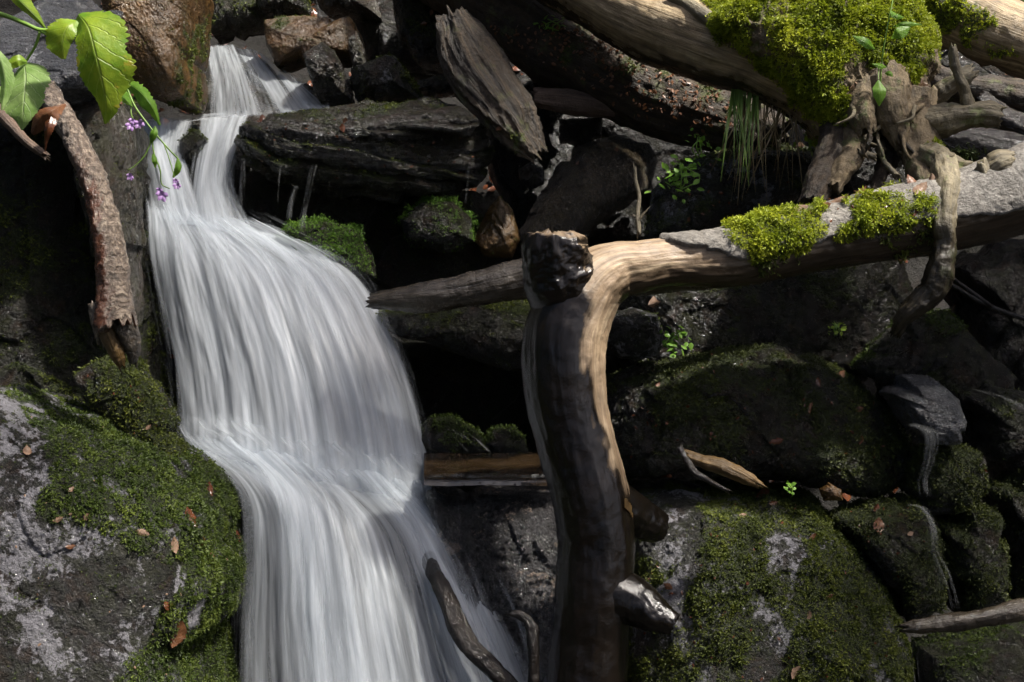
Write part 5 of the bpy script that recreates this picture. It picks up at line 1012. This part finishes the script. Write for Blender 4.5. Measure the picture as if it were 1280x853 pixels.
sprig("tiny bright sprig on top of the massive boulder beside the leaves", 988, 610, 3.62, 12, 6, 6, 7, seed=4)
sprig("small green sprig low on the dark wall under the fallen tree", 1045, 410, 3.98, 16, 14, 10, 7, 'leaf', seed=5)
sprig("bushy green plants in the top right corner behind the log", 1262, 16, 5.6, 120, 40, 26, 16, 'leaf', seed=6)
sprig("dim green fern behind the stump root under the moss", 1012, 165, 4.35, 40, 16, 26, 8, 'leaf', seed=7)
sprig("small leafy shoot at the top edge of the rotten log", 690, 30, 4.66, 24, 26, 10, 7, 'leaf_young', seed=8)
# sapling on the stump
sg = empty("sapling", P(1098, 150, 3.92), "thin sapling with a few oval green leaves growing on the mossy stump", "sapling")
stem_tube([(1098, 150, 3.94), (1102, 80, 3.90), (1108, 40, 3.88), (1114, 10, 3.88), (1120, -20, 3.9)], 1.1, sg, 'stem', seed=5)
for k, L in enumerate([([(1098, 100, 3.86), (1100, 115, 3.84), (1099, 133, 3.85)], 9), ([(1094, 62, 3.87), (1082, 53, 3.85), (1066, 45, 3.86)], 6), ([(1114, 48, 3.87), (1124, 42, 3.85), (1138, 34, 3.86)], 8), ([(1108, 84, 3.88), (1098, 82, 3.86), (1090, 80, 3.86)], 3.5), ([(1116, 34, 3.88), (1130, 30, 3.86), (1152, 31, 3.87)], 3), ([(1114, 14, 3.88), (1120, 20, 3.86), (1130, 22, 3.87)], 4), ([(1106, 92, 3.87), (1112, 92, 3.86), (1116, 96, 3.86)], 3.5)]):
    leaf(sg, L[0], [.5, L[1], L[1]*.9, .5], [.5, L[1], L[1]*.9, .5], 'leaf_young', .25, 0, seed=k, nt=18, nw=4)
stem_tube([(1099, 84, 3.88), (1098, 92, 3.87), (1098, 100, 3.86)], .8, sg, seed=9)

# ================================================================== DEAD LEAVES
DL = [('bigleft', 238, 648, 30, 1.9, 'dead_dark', "upright red-brown leaf on the big left boulder near the falls"), ('bigleft', 217, 682, 22, 1.6, 'dead_pale', "pale torn leaf on the big left boulder, left of the dark ones"),
      ('bigleft', 252, 682, 26, 1.5, 'dead_dark', "dark brown leaf beside the pale torn leaf on the left boulder"), ('bigleft', 263, 697, 18, 1.6, 'dead', "small orange-brown leaf at the right edge of the left boulder"),
      ('bigleft', 222, 792, 36, 1.2, 'dead', "big orange-brown leaf lowest on the left boulder"), ('bigleft', 208, 757, 20, .3, 'dead_dark', "dull brown leaf just above the big orange-brown leaf"),
      ('bigleft', 72, 650, 14, .4, 'dead_pale', "small pink-brown leaf at the left of the mossy patch"), ('bigleft', 108, 647, 12, 1., 'dead_pale', "tiny pale leaf right of the pink-brown leaf on the left boulder"),
      ('bigleft', 178, 666, 18, -.3, 'dead_pale', "whitish leaf in the middle of the mossy left boulder"), ('bigleft', 88, 613, 10, .8, 'dead_pale', "tiny white leaf scrap high on the mossy left boulder"),
      ('bigleft', 88, 684, 12, .2, 'dead', "tiny brown scrap below the pink-brown leaf"), ('bigleft', 34, 565, 16, 1.6, 'dead_pale', "pale scrap at the left edge high on the left boulder"),
      ('bigleft', 262, 612, 22, 1.6, 'dead_dark', "dark leaf on the shoulder of the left boulder"), ('bigleft', 296, 672, 20, 1.5, 'dead_dark', "dark leaf at the brink of the left boulder next to the water"),
      ('bark', 1048, 252, 34, .1, 'dead_pale', "pale dry leaf lying on the fallen tree between two moss pads"), ('bark', 1075, 242, 26, .6, 'dead', "brown dry leaf next to the pale one on the fallen tree"), ('bark', 1030, 258, 20, .2, 'dead', "small brown leaf left of the pale dry leaf on the fallen tree"),
      ('bark', 1000, 262, 24, .3, 'dead_pale', "folded pale leaf at the edge of the left moss pad"), ('bark', 1010, 268, 12, 1., 'dead', "tiny brown scrap by the left moss pad"),
      ('bark', 1092, 247, 22, -.4, 'dead', "brown leaf at the left rim of the right moss pad"), ('bark', 1150, 238, 30, .9, 'dead_pale', "crumpled pale leaf at the foot of the stump roots"), ('bark', 1140, 228, 24, 2., 'dead', "brown leaf tucked against the stump roots"), ('bark', 1165, 225, 18, 1.6, 'dead_pale', "small pale leaf beside the thick hanging root"),
      ('bark', 1062, 236, 22, .1, 'dead_dark', "dark leaf behind the pale dry leaf on the fallen tree"), ('trunk', 1150, 300, 10, .1, 'dead_dark', "small dark leaf under the right moss pad"),
      ('wallback', 820, 378, 30, .2, 'dead_pale', "pale lobed leaf under the fallen tree by the glittering stone"), ('midbig', 1050, 470, 20, .9, 'dead', "orange leaf on the crest of the long dark boulder"), ('midbig', 1012, 510, 18, 1.2, 'dead', "orange-red leaf below the crest of the long dark boulder"), ('midbig', 1074, 512, 14, .5, 'dead', "small orange leaf near the right end of the long dark boulder"), ('midbig', 1076, 550, 14, 1.3, 'dead_dark', "small red-brown leaf low on the right end of the long dark boulder"),
      ('midbig', 970, 552, 22, .2, 'dead_dark', "dark brown leaf low in the middle of the long dark boulder"), ('midbig', 822, 482, 10, 1., 'dead', "tiny orange scrap on the mossy side behind the trunk"), ('midbig', 1022, 478, 16, 1.8, 'dead_dark', "wet red-brown leaf just left of the orange crest leaf"),
      ('bigright', 836, 734, 16, -.6, 'dead', "red-brown leaf on the moss right of the branch stub"), ('bigright', 966, 630, 14, .4, 'dead', "brown leaf on the mossy top of the massive boulder"), ('bigright', 928, 645, 12, .2, 'dead_pale', "pale pink scrap on top of the massive boulder"), ('bigright', 1036, 746, 12, .5, 'dead', "small orange-brown leaf in the middle of the massive boulder"), ('bigright', 1012, 770, 14, 1.4, 'dead_pale', "pale scrap below the small orange-brown leaf"), ('bigright', 994, 840, 22, .9, 'dead_pale', "pale leaf at the bottom of the massive boulder"), ('bigright', 1016, 672, 14, .9, 'dead', "brown scrap near the crack of the massive boulder"), ('bigright', 955, 618, 26, .2, 'dead_dark', "dark wet leaf beneath the yellow split wood"), ('bigright', 980, 622, 18, 1.9, 'dead_dark', "dark red leaf by the tiny bright sprig"),
      ('bigright', 1131, 762, 28, 2.2, 'dead', "bright orange-brown leaf where the massive boulder meets the trickle"), ('r_low1', 1098, 658, 24, 1.5, 'dead', "upright orange leaf on the mossy stone right of the massive boulder"), ('r_low1', 1096, 636, 14, 1.4, 'dead_dark', "small dark leaf above the upright orange leaf"), ('r_low1', 1138, 668, 10, .4, 'dead_pale', "tiny pale scrap by the small cascade"),
      ('bigtop', 530, 30, 14, .2, 'dead', "small brown leaf on the dark boulder under the crossing logs"), ('bigtop', 540, 16, 14, 1.2, 'dead', "brown leaf at the top of the dark boulder under the logs"), ('bigtop', 552, 26, 12, 1.8, 'dead_dark', "dark leaf at the right rim of the dark boulder under the logs"),
      ('ledge', 432, 152, 14, 1.2, 'dead', "orange-brown scrap on the back of the layered ledge"), ('ledge', 428, 160, 16, 1.8, 'dead_dark', "dark red leaf on the left half of the layered ledge"), ('ledge', 328, 150, 18, 1.6, 'dead_dark', "dark red leaf at the brink of the chute"), ('ledge', 575, 172, 10, .9, 'dead', "tiny orange leaf on the right end of the ledge"),
      ('glint', 771, 188, 12, .2, 'dead', "orange leaf on the glinting boulder"), ('glint', 722, 205, 10, .9, 'dead', "small orange scrap on the left of the glinting boulder"), ('splinter', 625, 160, 14, .6, 'dead', "yellow-brown leaf caught on the splintered wood"), ('grassrock', 930, 182, 22, .1, 'dead_pale', "pale leaf on top of the grass-hung rock"), ('grassrock', 1000, 184, 24, -.2, 'dead_pale', "pale leaf at the right shoulder of the grass-hung rock"), ('leftfoot', 185, 535, 10, .8, 'dead_pale', "pale pink scrap on the mossy hump under the broken branch"), ('slabface', 150, 130, 6, .8, 'dead', "tiny leaf at the top of the brown-sided rock")]
for a in DL:
    dead_leaf(a[0], a[1], a[2], a[3], a[4], a[5], a[6])
# litter scraps: on the rotten log and on the soil at the right
def litter(name, key, n, region, size, parent=None, mats='dead'):
    V, F, N = SURF[key]; g = np.random.default_rng(n); Vs, Fs, Us, n0 = [], [], [], 0; k = 0
    for _ in range(n*6):
        if k >= n: break
        x, y = g.uniform(region[0], region[2]), g.uniform(region[1], region[3]); p, nn = hit(key, x, y)
        if p is None or nn[2] < -.2: continue
        a = g.normal(size=3); a -= nn*(a @ nn); a /= np.linalg.norm(a); L = size*g.uniform(.5, 1.5); k += 1
        c = p+nn*.006; w_ = np.array([.05, .3, .34, .05])*L; f = nn+g.normal(size=3)*.5
        v, f_, u = leaf_geo([c-a*L/2, c+nn*L*.1, c+a*L/2+nn*L*.15], w_, w_, .4, 7, 2, .2, f, 0, k); Vs.append(v); Fs.append(f_+n0); Us.append(u); n0 += len(v)
    if Vs:
        o = mesh_obj(name, np.vstack(Vs), np.vstack(Fs), M[mats], parent, uv=np.vstack(Us)); o["kind"] = "stuff"; return o
tag(litter("leaf_litter", 'rotten', 480, (600, 30, 920, 170), .013, None, 'dead'), "brown leaf scraps scattered along the rotten log", "leaf litter")
tag(litter("leaf_litter", 'hill', 400, (1150, 70, 1290, 140), .05, None, 'dead'), "brown leaf litter on the ground behind the roots at right", "leaf litter")
tag(litter("leaf_litter", 'stump', 150, (1060, 100, 1165, 185), .022, None, 'dead_pale'), "dry leaf scraps caught in the stump roots", "leaf litter")
for key, n, reg, L, mt, lb in [('midbig', 90, (780, 440, 1120, 600), .013, 'dead_dark', "tiny leaf bits strewn over the long dark boulder"), ('bigright', 90, (800, 600, 1120, 850), .011, 'dead', "tiny leaf bits strewn over the massive lower right boulder"),
                               ('ledge', 60, (310, 140, 590, 240), .012, 'dead', "leaf bits stuck to the layered ledge"), ('bigleft', 60, (20, 500, 300, 850), .008, 'dead_pale', "tiny pale bits caught in the moss of the left boulder"),
                               ('grassrock', 40, (830, 180, 1020, 280), .014, 'dead', "leaf bits on the grass-hung rock"), ('r_low1', 30, (1040, 630, 1170, 760), .011, 'dead_dark', "leaf bits on the mossy stone right of the massive boulder"),
                               ('bark', 50, (900, 235, 1180, 300), .014, 'dead', "leaf bits on the bark of the fallen tree"), ('leftfoot', 24, (100, 450, 230, 570), .009, 'dead_pale', "leaf bits on the hump under the broken branch")]:
    o = litter("leaf_litter", key, n*2//3, reg, L*.8, None, 'dead_dark' if key != 'bigleft' else mt)
    if o: tag(o, lb, "leaf litter")
# forest floor on the slope behind: fallen leaves and low moss
def floor_litter(n):
    hit('hill', 640, 100); T = _bvh['hill']; g = np.random.default_rng(12); Vs, Fs, Us, n0 = [], [], [], 0
    for k in range(n):
        x, y = g.uniform(-3.6, 4.0), 4.9 + 4.6*g.random()**1.3; r = T.ray_cast(Vector((x, y, 12)), Vector((0, 0, -1)))
        if r[0] is None: continue
        p, nn = np.array(r[0]), np.array(r[1]); nn = nn if nn[2] > 0 else -nn
        a = g.normal(size=3); a -= nn*(a @ nn); a /= np.linalg.norm(a); L = g.uniform(.025, .075); c = p+nn*g.uniform(.004, .02); w_ = np.array([.04, .3, .34, .05])*L
        v, f_, u = leaf_geo([c-a*L/2, c+nn*L*g.uniform(-.05, .2), c+a*L/2+nn*L*g.uniform(0, .3)], w_, w_, .35, 7, 2, .15, nn+g.normal(size=3)*.45, 0, k); Vs.append(v); Fs.append(f_+n0); Us.append(u); n0 += len(v)
    o = mesh_obj("leaf_litter", np.vstack(Vs), np.vstack(Fs), M['dead_dark'], uv=np.vstack(Us)); tag(o, "brown fallen leaves covering the slope behind the boulders", "leaf litter", kind="stuff")
floor_litter(2600)
V, F, N = SURF['hill']; F2 = np.vstack([F[:, [0, 1, 2]], F[:, [0, 2, 3]]]); N = normals(V, F2)
o = tufts("ground_moss", V, F2, moss_mask(V, N, .55, .4, 1.6)*((V[:, 1] > 4.4) & (V[:, 1] < 9)), 5000, .022, M['m_olive'], None, 4, .1, .02, seed=400)
if o: tag(o, "low moss on the dark slope behind the boulders", "moss")
